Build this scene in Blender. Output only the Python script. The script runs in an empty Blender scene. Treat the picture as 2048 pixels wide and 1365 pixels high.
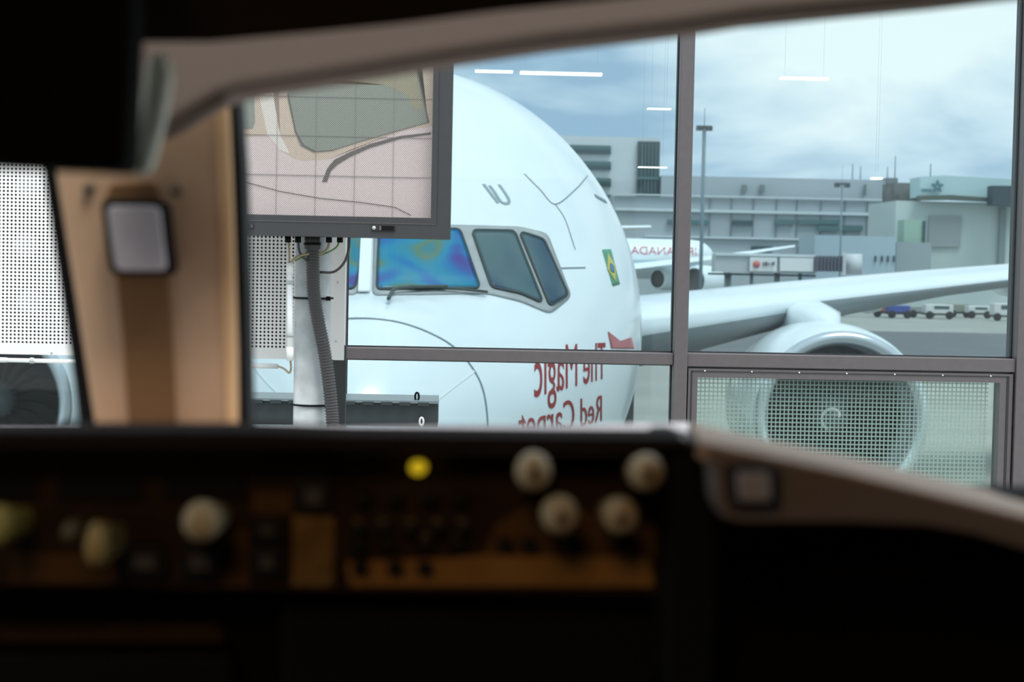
import bpy, bmesh, math, random
from mathutils import Vector, Matrix
from mathutils.bvhtree import BVHTree

sc = bpy.context.scene
COL = sc.collection
PI = math.pi

# ------------------------------------------------------------------ camera
W, H, F = 2048.0, 1365.0, 3540.0          # frame and focal length in pixels
EYE = Vector((0.0, 0.0, 5.9))
cam_d = bpy.data.cameras.new('camera')
cam = bpy.data.objects.new('camera', cam_d)
COL.objects.link(cam)
cam_d.sensor_width = 36.0
cam_d.lens = F / W * 36.0
cam_d.clip_start = 0.05
cam_d.clip_end = 3000
YAW, PITCH, ROLL = math.radians(-1.88), math.radians(-2.50), math.radians(1.15)
CR = Matrix.Rotation(YAW, 3, 'Z') @ Matrix.Rotation(PI / 2 + PITCH, 3, 'X') @ Matrix.Rotation(ROLL, 3, 'Z')
cam.matrix_world = Matrix.Translation(EYE) @ CR.to_4x4()
cam_d.dof.use_dof = True
cam_d.dof.focus_distance = 7.6
cam_d.dof.aperture_fstop = 5.6
sc.camera = cam

# ------------------------------------------------------------------ view, world, sun
vs = sc.view_settings
vs.view_transform = 'Standard'
vs.look = 'None'
vs.gamma = 1.0
vs.use_curve_mapping = False
vs.exposure = 0.0

SKY = 2.0
world = bpy.data.worlds.new('overcast_sky')
sc.world = world
world.use_nodes = True
nt = world.node_tree
nt.nodes.clear()
out = nt.nodes.new('ShaderNodeOutputWorld')
bg = nt.nodes.new('ShaderNodeBackground')
tc = nt.nodes.new('ShaderNodeTexCoord')
mp = nt.nodes.new('ShaderNodeMapping')
mp.inputs['Scale'].default_value = (1.0, 1.0, 2.6)
mp.inputs['Location'].default_value = (0.53, 0.2, 0.31)
n1 = nt.nodes.new('ShaderNodeTexNoise')
n1.inputs['Scale'].default_value = 4.6
n1.inputs['Detail'].default_value = 5.0
n1.inputs['Roughness'].default_value = 0.48
n1.inputs['Distortion'].default_value = 0.35
r1 = nt.nodes.new('ShaderNodeValToRGB')
els = r1.color_ramp.elements
els[0].position = 0.38; els[0].color = (0.34, 0.50, 0.64, 1)
els[1].position = 0.60; els[1].color = (0.95, 1.0, 0.98, 1)
e = els.new(0.48); e.color = (0.66, 0.78, 0.86, 1)
bg.inputs['Strength'].default_value = SKY
nt.links.new(tc.outputs['Generated'], mp.inputs['Vector'])
nt.links.new(mp.outputs['Vector'], n1.inputs['Vector'])
nt.links.new(n1.outputs['Fac'], r1.inputs['Fac'])
nt.links.new(r1.outputs['Color'], bg.inputs['Color'])
nt.links.new(bg.outputs['Background'], out.inputs['Surface'])

sun_d = bpy.data.lights.new('sun', 'SUN')
sun_d.energy = 3.6
sun_d.angle = math.radians(25)
sun_d.color = (1.0, 0.98, 0.95)
sun = bpy.data.objects.new('sun', sun_d)
COL.objects.link(sun)
sun.location = (10, -20, 40)
sun.rotation_euler = Vector((-0.22, 0.36, -0.90)).to_track_quat('-Z', 'Y').to_euler()

# fill light added above and behind the viewer to brighten the flight deck
fill_d = bpy.data.lights.new('fill_light', 'AREA')
fill_d.energy = 7.0
fill_d.size = 0.35
fill_d.color = (1.0, 0.62, 0.33)
fill = bpy.data.objects.new('fill_light', fill_d)
COL.objects.link(fill)
fill.location = (-0.25, -0.55, 6.55)
fill.rotation_euler = Vector((-0.05, 0.95, -0.42)).to_track_quat('-Z', 'Y').to_euler()

# ------------------------------------------------------------------ pixel -> place
def ray(px, py):
    return (CR @ Vector(((px - W / 2) / F, -(py - H / 2) / F, -1.0))).normalized()

def P(px, py, Y):
    d = ray(px, py)
    return EYE + d * ((Y - EYE.y) / d.y)

# ------------------------------------------------------------------ materials
MATS = {}
def mat(name, color, rough=0.6, metal=0.0, noise=0.0, nscale=8.0, emit=None, estr=1.0, coat=0.0, bump=0.0, spec=None):
    if name in MATS:
        return MATS[name]
    m = bpy.data.materials.new(name)
    m.use_nodes = True
    t = m.node_tree
    b = t.nodes['Principled BSDF']
    b.inputs['Base Color'].default_value = (*color, 1)
    b.inputs['Roughness'].default_value = rough
    b.inputs['Metallic'].default_value = metal
    if spec is not None:
        b.inputs['Specular IOR Level'].default_value = spec
    if coat:
        b.inputs['Coat Weight'].default_value = coat
        b.inputs['Coat Roughness'].default_value = 0.08
    if noise or bump:
        tcn = t.nodes.new('ShaderNodeTexCoord')
        nn = t.nodes.new('ShaderNodeTexNoise')
        nn.inputs['Scale'].default_value = nscale
        nn.inputs['Detail'].default_value = 4
        t.links.new(tcn.outputs['Object'], nn.inputs['Vector'])
        if noise:
            rr = t.nodes.new('ShaderNodeValToRGB')
            rr.color_ramp.elements[0].position = 0.3
            rr.color_ramp.elements[1].position = 0.7
            rr.color_ramp.elements[0].color = (*[c * (1 - noise) for c in color], 1)
            rr.color_ramp.elements[1].color = (*[min(1, c * (1 + noise)) for c in color], 1)
            t.links.new(nn.outputs['Fac'], rr.inputs['Fac'])
            t.links.new(rr.outputs['Color'], b.inputs['Base Color'])
        if bump:
            bb = t.nodes.new('ShaderNodeBump')
            bb.inputs['Strength'].default_value = bump
            bb.inputs['Distance'].default_value = 0.01
            t.links.new(nn.outputs['Fac'], bb.inputs['Height'])
            t.links.new(bb.outputs['Normal'], b.inputs['Normal'])
    if emit:
        b.inputs['Emission Color'].default_value = (*emit, 1)
        b.inputs['Emission Strength'].default_value = estr
    MATS[name] = m
    return m

def glass_mat(name, tint, refl=0.05, rough=0.02):
    m = bpy.data.materials.new(name)
    m.use_nodes = True
    t = m.node_tree
    t.nodes.clear()
    o = t.nodes.new('ShaderNodeOutputMaterial')
    mx = t.nodes.new('ShaderNodeMixShader')
    tr = t.nodes.new('ShaderNodeBsdfTransparent')
    gl = t.nodes.new('ShaderNodeBsdfGlossy')
    tr.inputs['Color'].default_value = (*tint, 1)
    gl.inputs['Roughness'].default_value = rough
    mx.inputs['Fac'].default_value = refl
    t.links.new(tr.outputs[0], mx.inputs[1])
    t.links.new(gl.outputs[0], mx.inputs[2])
    t.links.new(mx.outputs[0], o.inputs['Surface'])
    MATS[name] = m
    return m

def reflection_mat(name, color, dark=0.16):
    """painted, faintly glowing reflection on the staggered round pixels of the display"""
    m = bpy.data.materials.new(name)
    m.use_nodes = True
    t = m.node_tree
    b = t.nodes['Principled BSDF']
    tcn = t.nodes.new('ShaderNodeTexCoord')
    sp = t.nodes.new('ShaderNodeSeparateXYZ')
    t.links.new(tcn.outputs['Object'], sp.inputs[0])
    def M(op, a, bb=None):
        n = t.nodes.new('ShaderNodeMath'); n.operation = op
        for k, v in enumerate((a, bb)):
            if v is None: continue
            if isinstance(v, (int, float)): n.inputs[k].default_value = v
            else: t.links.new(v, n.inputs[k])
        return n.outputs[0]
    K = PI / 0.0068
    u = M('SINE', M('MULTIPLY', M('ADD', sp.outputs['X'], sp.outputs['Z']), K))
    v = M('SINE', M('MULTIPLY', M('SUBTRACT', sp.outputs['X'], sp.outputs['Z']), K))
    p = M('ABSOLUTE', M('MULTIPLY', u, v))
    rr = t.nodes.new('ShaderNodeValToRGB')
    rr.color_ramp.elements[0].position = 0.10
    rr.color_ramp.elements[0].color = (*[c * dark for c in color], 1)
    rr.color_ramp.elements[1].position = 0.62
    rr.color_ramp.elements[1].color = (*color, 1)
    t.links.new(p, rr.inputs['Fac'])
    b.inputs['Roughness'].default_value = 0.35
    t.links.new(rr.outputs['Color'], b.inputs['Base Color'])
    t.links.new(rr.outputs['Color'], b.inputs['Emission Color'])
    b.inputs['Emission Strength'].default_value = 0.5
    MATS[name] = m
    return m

# ------------------------------------------------------------------ builders
def link(name, me, m, parent=None):
    o = bpy.data.objects.new(name, me)
    COL.objects.link(o)
    if m is not None:
        for x in (m if isinstance(m, (list, tuple)) else [m]):
            me.materials.append(x)
    if parent is not None:
        o.parent = parent
        o.matrix_parent_inverse = Matrix.Translation(-parent.location) if parent.type == 'EMPTY' else Matrix.Identity(4)
    return o

def thing(name, label, cat, loc=(0, 0, 0), group=None):
    o = bpy.data.objects.new(name, None)
    COL.objects.link(o)
    o.location = loc
    o.empty_display_size = 0.1
    o['label'] = label
    o['category'] = cat
    if group: o['group'] = group
    return o

def tag(o, label, cat, group=None, kind=None):
    o['label'] = label
    o['category'] = cat
    if group: o['group'] = group
    if kind: o['kind'] = kind
    return o

def struct(o, label=None):
    o['kind'] = 'structure'
    if label: o['label'] = label
    return o

def fin(name, bm, m, parent=None, smooth=False, bevel=0.0, seg=2):
    bmesh.ops.remove_doubles(bm, verts=bm.verts, dist=1e-6)
    bmesh.ops.recalc_face_normals(bm, faces=bm.faces)
    me = bpy.data.meshes.new(name)
    bm.to_mesh(me)
    bm.free()
    if smooth:
        for p in me.polygons: p.use_smooth = True
    o = link(name, me, m, parent)
    if bevel > 0:
        md = o.modifiers.new('bevel', 'BEVEL')
        md.width = bevel; md.segments = seg; md.limit_method = 'ANGLE'
        md.angle_limit = math.radians(40)
    return o

def add_box(bm, x0, x1, y0, y1, z0, z1):
    vs_ = [bm.verts.new((x, y, z)) for z in (z0, z1) for y in (y0, y1) for x in (x0, x1)]
    for f in ((0, 1, 3, 2), (4, 6, 7, 5), (0, 4, 5, 1), (2, 3, 7, 6), (0, 2, 6, 4), (1, 5, 7, 3)):
        bm.faces.new([vs_[i] for i in f])

def box(name, x0, x1, y0, y1, z0, z1, m, parent=None, bevel=0.0):
    bm = bmesh.new()
    add_box(bm, x0, x1, y0, y1, z0, z1)
    return fin(name, bm, m, parent, bevel=bevel)

def ext(px0, py0, px1, py1, Y):
    """upright rectangle in the plane Y that matches a pixel rectangle: x0, x1, z0, z1"""
    cx, cy = (px0 + px1) / 2, (py0 + py1) / 2
    return (P(px0, cy, Y).x, P(px1, cy, Y).x, P(cx, py1, Y).z, P(cx, py0, Y).z)

def add_pbox(bm, px0, py0, px1, py1, Y, depth):
    x0, x1, z0, z1 = ext(px0, py0, px1, py1, Y)
    add_box(bm, x0, x1, Y, Y + depth, z0, z1)

def pbox(name, px0, py0, px1, py1, Y, depth, m, parent=None, bevel=0.0):
    bm = bmesh.new()
    add_pbox(bm, px0, py0, px1, py1, Y, depth)
    return fin(name, bm, m, parent, bevel=bevel)

def add_prism(bm, pts, Y, depth, Yfun=None):
    a = [bm.verts.new(P(x, y, Y)) for x, y in pts]
    b = [bm.verts.new(v.co + Vector((0, depth, 0))) for v in a]
    n = len(a)
    bm.faces.new(a)
    bm.faces.new(b[::-1])
    for i in range(n):
        j = (i + 1) % n
        bm.faces.new((a[j], a[i], b[i], b[j]))

def prism(name, pts, Y, depth, m, parent=None, bevel=0.0, seg=3):
    bm = bmesh.new()
    add_prism(bm, pts, Y, depth)
    return fin(name, bm, m, parent, bevel=bevel, seg=seg)

def add_tube(bm, pts, r, n=12, cap=True, rfun=None):
    pts = [Vector(p) for p in pts]
    rings = []
    up0 = None
    for i, p in enumerate(pts):
        a = pts[max(0, i - 1)]; b = pts[min(len(pts) - 1, i + 1)]
        t = (b - a).normalized()
        if up0 is None:
            up0 = t.orthogonal().normalized()
        up0 = (up0 - t * up0.dot(t)).normalized()
        sd = t.cross(up0)
        rr = rfun(i) if rfun else r
        rings.append([bm.verts.new(p + (up0 * math.cos(2 * PI * k / n) + sd * math.sin(2 * PI * k / n)) * rr) for k in range(n)])
    for i in range(len(rings) - 1):
        for k in range(n):
            bm.faces.new((rings[i][k], rings[i][(k + 1) % n], rings[i + 1][(k + 1) % n], rings[i + 1][k]))
    if cap:
        bm.faces.new(rings[0][::-1]); bm.faces.new(rings[-1])

def tube(name, pts, r, m, parent=None, n=12, rfun=None):
    bm = bmesh.new()
    add_tube(bm, pts, r, n, rfun=rfun)
    return fin(name, bm, m, parent, smooth=True)

def spline(pts, per=10):
    pts = [Vector(p) for p in pts]
    q = [pts[0] * 2 - pts[1]] + pts + [pts[-1] * 2 - pts[-2]]
    res = []
    for i in range(1, len(q) - 2):
        for k in range(per):
            t = k / per
            a, b, c, d = q[i - 1], q[i], q[i + 1], q[i + 2]
            res.append(0.5 * ((2 * b) + (c - a) * t + (2 * a - 5 * b + 4 * c - d) * t * t + (3 * b - a - 3 * c + d) * t ** 3))
    res.append(pts[-1])
    return res

def add_lathe(bm, prof, centre, axis='Y', n=48, sx=1.0, sz=1.0, cap=False):
    """prof: (along, radius) pairs; turned about an axis through centre"""
    c = Vector(centre)
    rings = []
    for a, r in prof:
        ring = []
        for k in range(n):
            t = 2 * PI * k / n
            u, v = r * math.cos(t) * sx, r * math.sin(t) * sz
            if axis == 'Y': q = Vector((u, a, v))
            elif axis == 'X': q = Vector((a, u, v))
            else: q = Vector((u, v, a))
            ring.append(bm.verts.new(c + q))
        rings.append(ring)
    for i in range(len(rings) - 1):
        for k in range(n):
            bm.faces.new((rings[i][k], rings[i][(k + 1) % n], rings[i + 1][(k + 1) % n], rings[i + 1][k]))
    if cap:
        bm.faces.new(rings[0][::-1]); bm.faces.new(rings[-1])

def lathe(name, prof, centre, m, parent=None, axis='Y', n=48, sx=1.0, sz=1.0, cap=False):
    bm = bmesh.new()
    add_lathe(bm, prof, centre, axis, n, sx, sz, cap)
    return fin(name, bm, m, parent, smooth=True)

# =================================================================== MATERIALS
M_concrete = mat('apron_concrete', (0.30, 0.31, 0.28), 0.85, noise=0.12, nscale=0.15)
M_apron_shadow = mat('apron_shadow', (0.115, 0.125, 0.13), 0.9, noise=0.15, nscale=0.3)
M_frame = mat('taupe_aluminium', (0.088, 0.073, 0.074), 0.45, noise=0.05, nscale=30)
M_gasket = mat('black_gasket', (0.012, 0.011, 0.012), 0.6)
M_glass = glass_mat('coated_facade_glass', (0.64, 0.695, 0.71), 0.018)
M_black = mat('black_plastic', (0.0035, 0.003, 0.003), 0.7, spec=0.15)
M_bezel = mat('display_bezel', (0.034, 0.032, 0.034), 0.5, noise=0.05, nscale=40)
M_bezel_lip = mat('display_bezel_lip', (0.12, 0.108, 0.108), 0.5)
M_perf = mat('white_perforated_steel', (0.74, 0.70, 0.68), 0.5, noise=0.03, nscale=3)
M_back = mat('added_dark_backing', (0.03, 0.03, 0.032), 0.8, noise=0.3, nscale=5)
M_galv = mat('galvanised_steel', (0.44, 0.45, 0.45), 0.7, noise=0.16, nscale=18)
M_hose = mat('corrugated_hose', (0.055, 0.050, 0.05), 0.5)
M_white = mat('white_plastic', (0.75, 0.73, 0.71), 0.45)
M_paint = mat('white_aircraft_paint', (0.78, 0.84, 0.86), 0.28, coat=0.35, noise=0.03, nscale=0.8)
M_grey = mat('grey_window_frame', (0.38, 0.40, 0.40), 0.5, noise=0.08, nscale=8)
M_seam = mat('panel_seam', (0.22, 0.28, 0.30), 0.7)
M_seal = mat('dark_window_seal', (0.04, 0.055, 0.055), 0.6)
M_red = mat('red_lettering', (0.30, 0.022, 0.02), 0.5)
M_metal = mat('polished_lip', (0.62, 0.66, 0.70), 0.22, metal=0.7)
M_fan = mat('fan_blade', (0.022, 0.026, 0.026), 0.4, metal=0.3)
M_dark = mat('engine_dark', (0.006, 0.007, 0.007), 0.6)
M_tyre = mat('black_tyre', (0.02, 0.02, 0.02), 0.8)

# =================================================================== GROUND
bm = bmesh.new()
add_box(bm, -500, 500, -60, 900, -0.3, 0.0)
ground = struct(fin('floor', bm, M_concrete), 'pale concrete airport apron')
bm = bmesh.new()
add_box(bm, -150, 260, 122, 172, 0.0, 0.02)  # dark band painted for the shadows on the apron
tag(fin('shadow_strip', bm, M_apron_shadow), 'shadow painted as a dark strip across the pale apron behind the right engine', 'pavement', kind='structure')

# =================================================================== AIRLINER (our own plane's reflection, built mirrored as a solid behind the glass)
NY = 14.8                 # the nose's distance
AX = -0.84                # its centre line
TAB = [  # s, half width, top, bottom, widest height
    (0.0, 0.0, 4.35, 4.35, 4.35), (0.12, 0.40, 4.68, 4.0, 4.35), (0.45, 0.74, 5.03, 3.68, 4.36),
    (1.1, 1.12, 5.44, 3.30, 4.38), (2.2, 1.70, 5.72, 2.85, 4.50), (3.2, 2.22, 6.40, 2.55, 4.72),
    (4.2, 2.66, 7.14, 2.32, 4.92), (5.3, 2.96, 7.80, 2.14, 5.06), (6.6, 3.10, 8.24, 2.05, 5.15),
    (8.5, 3.14, 8.40, 2.0, 5.18), (12, 3.15, 8.42, 2.0, 5.18), (30, 3.15, 8.42, 2.0, 5.18),
    (50, 3.15, 8.42, 2.05, 5.2), (56, 2.9, 8.40, 2.9, 5.6), (62, 2.0, 8.2, 4.4, 6.3),
    (68, 0.9, 7.8, 6.0, 6.9), (70, 0.15, 7.3, 7.0, 7.15)]
def sect(s):
    t = math.sqrt(max(s, 0))
    ts = [math.sqrt(r[0]) for r in TAB]
    i = 0
    while i < len(ts) - 2 and t > ts[i + 1]: i += 1
    res = []
    for k in range(1, 5):
        p1, p2 = TAB[i][k], TAB[i + 1][k]
        h = ts[i + 1] - ts[i]
        m1 = (TAB[i + 1][k] - TAB[i - 1][k]) / (ts[i + 1] - ts[i - 1]) if i > 0 else (p2 - p1) / h * (1.25 if k < 4 else 1)
        m2 = (TAB[i + 2][k] - TAB[i][k]) / (ts[i + 2] - ts[i]) if i + 2 < len(ts) else (p2 - p1) / h
        u = min(1, max(0, (t - ts[i]) / h))
        res.append((2 * u ** 3 - 3 * u * u + 1) * p1 + (u ** 3 - 2 * u * u + u) * h * m1 + (-2 * u ** 3 + 3 * u * u) * p2 + (u ** 3 - u * u) * h * m2)
    return res

def fuse_mesh():
    S = [0.0004 * 1] + [0.02 * k * k for k in range(1, 24)] + [10.8 + 1.2 * k for k in range(1, 50)]
    S = [s for s in S if s < 69.9] + [70]
    bm = bmesh.new()
    N = 96
    rings = []
    for s in S:
        w, zt, zb, zm = sect(s)
        ring = []
        for k in range(N):
            a = 2 * PI * k / N
            ca, sa = math.cos(a), math.sin(a)
            z = zm + sa * ((zt - zm) if sa > 0 else (zm - zb))
            ring.append(bm.verts.new((AX + w * ca, NY + s, z)))
        rings.append(ring)
    for i in range(len(rings) - 1):
        for k in range(N):
            bm.faces.new((rings[i][k], rings[i][(k + 1) % N], rings[i + 1][(k + 1) % N], rings[i + 1][k]))
    bm.faces.new(rings[0][::-1]); bm.faces.new(rings[-1])
    return bm

AIR = thing('airliner', 'mirror image of our own large white airliner, built nose on behind the glass wall', 'airplane', (AX, NY + 3, 0))
bm = fuse_mesh()
bm.normal_update()
bm.faces.ensure_lookup_table()
BV = BVHTree.FromBMesh(bm)
fin('fuselage', bm, M_paint, AIR, smooth=True)

def hit(px, py, off=0.004):
    d = ray(px, py)
    loc, nor, idx, dist = BV.ray_cast(EYE, d, 60)
    if loc is None: return None
    if nor.dot(d) > 0: nor = -nor
    return loc + nor * off, nor

def mirror_x(v):
    return Vector((2 * AX - v.x, v.y, v.z))

def patch(name, pts, off, thick, m, parent, mirror=False, res=10, ring=None):
    """a pane lying on the fuselage inside the pixel outline pts; ring = inner outline of a frame"""
    c = (sum(p[0] for p in pts) / len(pts), sum(p[1] for p in pts) / len(pts))
    bm = bmesh.new()
    rows = []
    if ring:
        steps = [0, 0.33, 0.66, 1]
        for s in steps:
            rows.append([(a[0] * (1 - s) + b[0] * s, a[1] * (1 - s) + b[1] * s) for a, b in zip(ring, pts)])
    else:
        for i in range(1, res + 1):
            s = i / res
            rows.append([(c[0] + (p[0] - c[0]) * s, c[1] + (p[1] - c[1]) * s) for p in pts])
    V = []
    last = None
    for row in rows:
        vr = []
        for p in row:
            h = hit(p[0], p[1], off)
            q = h[0] if h else last
            last = q
            vr.append(bm.verts.new(mirror_x(q) if mirror else q))
        V.append(vr)
    n = len(pts)
    for i in range(len(V) - 1):
        for k in range(n):
            bm.faces.new((V[i][k], V[i][(k + 1) % n], V[i + 1][(k + 1) % n], V[i + 1][k]))
    if not ring:
        bm.faces.new(V[0])
    bmesh.ops.recalc_face_normals(bm, faces=bm.faces)
    me = bpy.data.meshes.new(name)
    bm.normal_update()
    tot = sum((f.normal.y for f in bm.faces))
    if tot > 0:
        bmesh.ops.reverse_faces(bm, faces=bm.faces)
    bm.to_mesh(me); bm.free()
    for p in me.polygons: p.use_smooth = True
    o = link(name, me, m, parent)
    sd = o.modifiers.new('solid', 'SOLIDIFY')
    sd.thickness = thick
    sd.offset = 1
    return o

def resample(pts, rad=8, per=10):
    """pixel polygon with rounded corners and even points along its sides"""
    n = len(pts)
    res = []
    for i in range(n):
        a, b, c = Vector(pts[i - 1]), Vector(pts[i]), Vector(pts[(i + 1) % n])
        r1 = min(rad, (a - b).length / 2.2); r2 = min(rad, (c - b).length / 2.2)
        p0 = b + (a - b).normalized() * r1
        p2 = b + (c - b).normalized() * r2
        for k in range(5):
            t = k / 4
            res.append((p0 * (1 - t) ** 2 + b * 2 * t * (1 - t) + p2 * t * t))
        nxt_b = c
        d = Vector(pts[(i + 2) % n])
        e_ = c + (b - c).normalized() * min(rad, (c - b).length / 2.2)
        for k in range(1, per):
            res.append(p2 + (e_ - p2) * k / per)
    return [tuple(v) for v in res]

def grow(pts, d):
    n = len(pts)
    area = sum(pts[i][0] * pts[(i + 1) % n][1] - pts[(i + 1) % n][0] * pts[i][1] for i in range(n))
    sg = 1 if area > 0 else -1
    res = []
    for i in range(n):
        a, b, c = Vector(pts[i - 1]), Vector(pts[i]), Vector(pts[(i + 1) % n])
        e1 = (b - a).normalized(); e2 = (c - b).normalized()
        n1 = Vector((e1.y, -e1.x)) * sg; n2 = Vector((e2.y, -e2.x)) * sg
        m_ = (n1 + n2)
        m_ = m_ / max(0.35, m_.length_squared / 2)
        res.append(tuple(b + m_ * d))
    return res

# iridescent laminated windscreen
def iris_mat(name, cols, scale, rough, seed):
    m = bpy.data.materials.new(name)
    m.use_nodes = True
    t = m.node_tree
    b = t.nodes['Principled BSDF']
    tcn = t.nodes.new('ShaderNodeTexCoord')
    mpn = t.nodes.new('ShaderNodeMapping')
    mpn.inputs['Location'].default_value = (seed, 0.3, seed * 2)
    nn = t.nodes.new('ShaderNodeTexNoise')
    nn.inputs['Scale'].default_value = scale
    nn.inputs['Detail'].default_value = 0.6
    nn.inputs['Distortion'].default_value = 0.5
    rr = t.nodes.new('ShaderNodeValToRGB')
    rr.color_ramp.elements[0].position = cols[0][0]; rr.color_ramp.elements[0].color = (*cols[0][1], 1)
    rr.color_ramp.elements[1].position = cols[-1][0]; rr.color_ramp.elements[1].color = (*cols[-1][1], 1)
    for p, c in cols[1:-1]:
        e_ = rr.color_ramp.elements.new(p); e_.color = (*c, 1)
    t.links.new(tcn.outputs['Object'], mpn.inputs['Vector'])
    t.links.new(mpn.outputs['Vector'], nn.inputs['Vector'])
    t.links.new(nn.outputs['Fac'], rr.inputs['Fac'])
    t.links.new(rr.outputs['Color'], b.inputs['Base Color'])
    b.inputs['Roughness'].default_value = rough
    b.inputs['Specular IOR Level'].default_value = 0.25
    MATS[name] = m
    return m
M_iris = iris_mat('iridescent_windscreen', [(0.33, (0.07, 0.06, 0.26)), (0.39, (0.025, 0.15, 0.36)), (0.47, (0.03, 0.23, 0.36)),
                                             (0.54, (0.05, 0.22, 0.27)), (0.59, (0.12, 0.20, 0.12)), (0.66, (0.03, 0.20, 0.28))], 1.8, 0.25, 11.2)
M_side_glass = iris_mat('tinted_side_glass', [(0.3, (0.035, 0.07, 0.12)), (0.5, (0.085, 0.14, 0.16)), (0.7, (0.10, 0.17, 0.16))], 1.3, 0.2, 4.2)

WIN1 = [(759, 463), (918, 463), (957, 578), (754, 581)]
WIN2 = [(944, 465), (1026, 466), (1081, 606), (1040, 588), (982, 576)]
WIN3 = [(1039, 468), (1084, 482), (1132, 592), (1098, 613)]
SURR = [(748, 450), (935, 452), (1040, 455), (1094, 468), (1142, 594), (1100, 629), (1040, 604), (975, 589), (744, 592)]
for side in (False, True):
    word = 'window_surround'
    o = patch(word, resample(SURR, 12, 14), 0.004, 0.010, M_grey, AIR, mirror=side, res=14)
    for k, (wn, gm) in enumerate(((WIN1, M_iris), (WIN2, M_side_glass), (WIN3, M_side_glass))):
        w_ = resample(wn, 9, 8)
        g = patch('cockpit_window', w_, 0.020, 0.006, gm, AIR, mirror=side, res=8)
        patch('window_seal', grow(w_, 3.2), 0.018, 0.012, M_seal, g, mirror=side, ring=w_)

def deco(name, pts, width, m, parent, off=0.004, thick=0.003, per=8, mirror=False, closed=False):
    """a narrow strip following the fuselage through pixel points"""
    q = spline([Vector((p[0], p[1], 0)) for p in pts], per)
    bm = bmesh.new()
    prev = None
    L = [hit(p.x, p.y, off) for p in q]
    L = [l for l in L if l]
    for i, (p, nrm) in enumerate(L):
        a = L[max(0, i - 1)][0]; b = L[min(len(L) - 1, i + 1)][0]
        t = (b - a).normalized()
        sd = t.cross(nrm).normalized() * width / 2
        qs = [p + sd, p - sd, p - sd + nrm * thick, p + sd + nrm * thick]
        if mirror: qs = [mirror_x(v) for v in qs]
        vs4 = [bm.verts.new(v) for v in qs]
        if prev:
            for k in range(4):
                bm.faces.new((prev[k], prev[(k + 1) % 4], vs4[(k + 1) % 4], vs4[k]))
        else:
            bm.faces.new(vs4)
        prev = vs4
    bm.faces.new(prev[::-1])
    return fin(name, bm, m, parent, smooth=False)

M_pillarwhite = mat('white_centre_post', (0.85, 0.88, 0.9), 0.35)
deco('centre_post', [(736, 440), (733, 480), (730, 540), (728, 588)], 0.11, M_pillarwhite, AIR, off=0.02, thick=0.015)
# radome edge: an arc where the cone meets the body, and its lightning strips
deco('radome_seam', [(688, 638), (740, 638), (800, 646), (860, 667), (910, 697), (948, 742), (968, 790), (975, 860), (968, 930)], 0.022, M_seam, AIR)
deco('lightning_strip', [(948, 743), (915, 768), (880, 795), (845, 825)], 0.02, M_pillarwhite, AIR)
deco('lightning_strip', [(511, 737), (535, 764), (560, 790)], 0.02, M_pillarwhite, AIR)
deco('panel_line', [(1048, 348), (1080, 380), (1110, 409), (1150, 380), (1175, 352)], 0.012, M_seam, AIR)
deco('panel_line', [(1110, 409), (1130, 440), (1150, 500)], 0.010, M_seam, AIR)
deco('panel_line', [(1122, 537), (1170, 536)], 0.015, M_seam, AIR)
deco('panel_line', [(1190, 392), (1212, 404)], 0.05, M_seam, AIR)
# registration strokes on the brow
M_reg = mat('pale_grey_marking', (0.30, 0.36, 0.38), 0.6)
bmc = deco('registration_mark', [(967, 369), (980, 386), (996, 407)], 0.035, M_reg, AIR)
deco('registration_mark', [(979, 372), (988, 384), (1000, 402), (1010, 408), (1018, 404), (1012, 390), (998, 370)], 0.035, M_reg, AIR)

# wiper lying under the windscreen
WIP = thing_pts = [(775, 610), (786, 592), (800, 588), (830, 584)]
def lift(pts, off):
    return [hit(x, y, off)[0] for x, y in pts]
M_wiper = mat('dark_wiper', (0.07, 0.085, 0.075), 0.6)
wp = tube('wiper', spline(lift([(775, 610), (786, 592), (806, 588), (840, 585), (890, 584)], 0.06), 6), 0.018, M_wiper, AIR, n=8)
tube('wiper_blade', lift([(818, 582), (870, 584), (920, 587), (970, 591)], 0.05), 0.013, M_wiper, wp, n=8)

# flag painted behind the windows
M_flag_g = mat('flag_green', (0.09, 0.32, 0.20), 0.5)
M_flag_y = mat('flag_yellow', (0.55, 0.50, 0.12), 0.5)
M_flag_b = mat('flag_blue', (0.10, 0.20, 0.32), 0.5)
flag = patch('flag', resample([(1204, 500), (1221, 499), (1239, 569), (1225, 573)], 0.5, 5), 0.004, 0.003, M_flag_g, AIR, res=5)
patch('flag_diamond', resample([(1214, 506), (1230, 533), (1231, 566), (1214, 540)], 0.5, 5), 0.009, 0.002, M_flag_y, flag, res=4)
patch('flag_disc', resample([(1218, 526), (1226, 532), (1227, 548), (1218, 542)], 4, 4), 0.013, 0.002, M_flag_b, flag, res=3)

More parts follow.
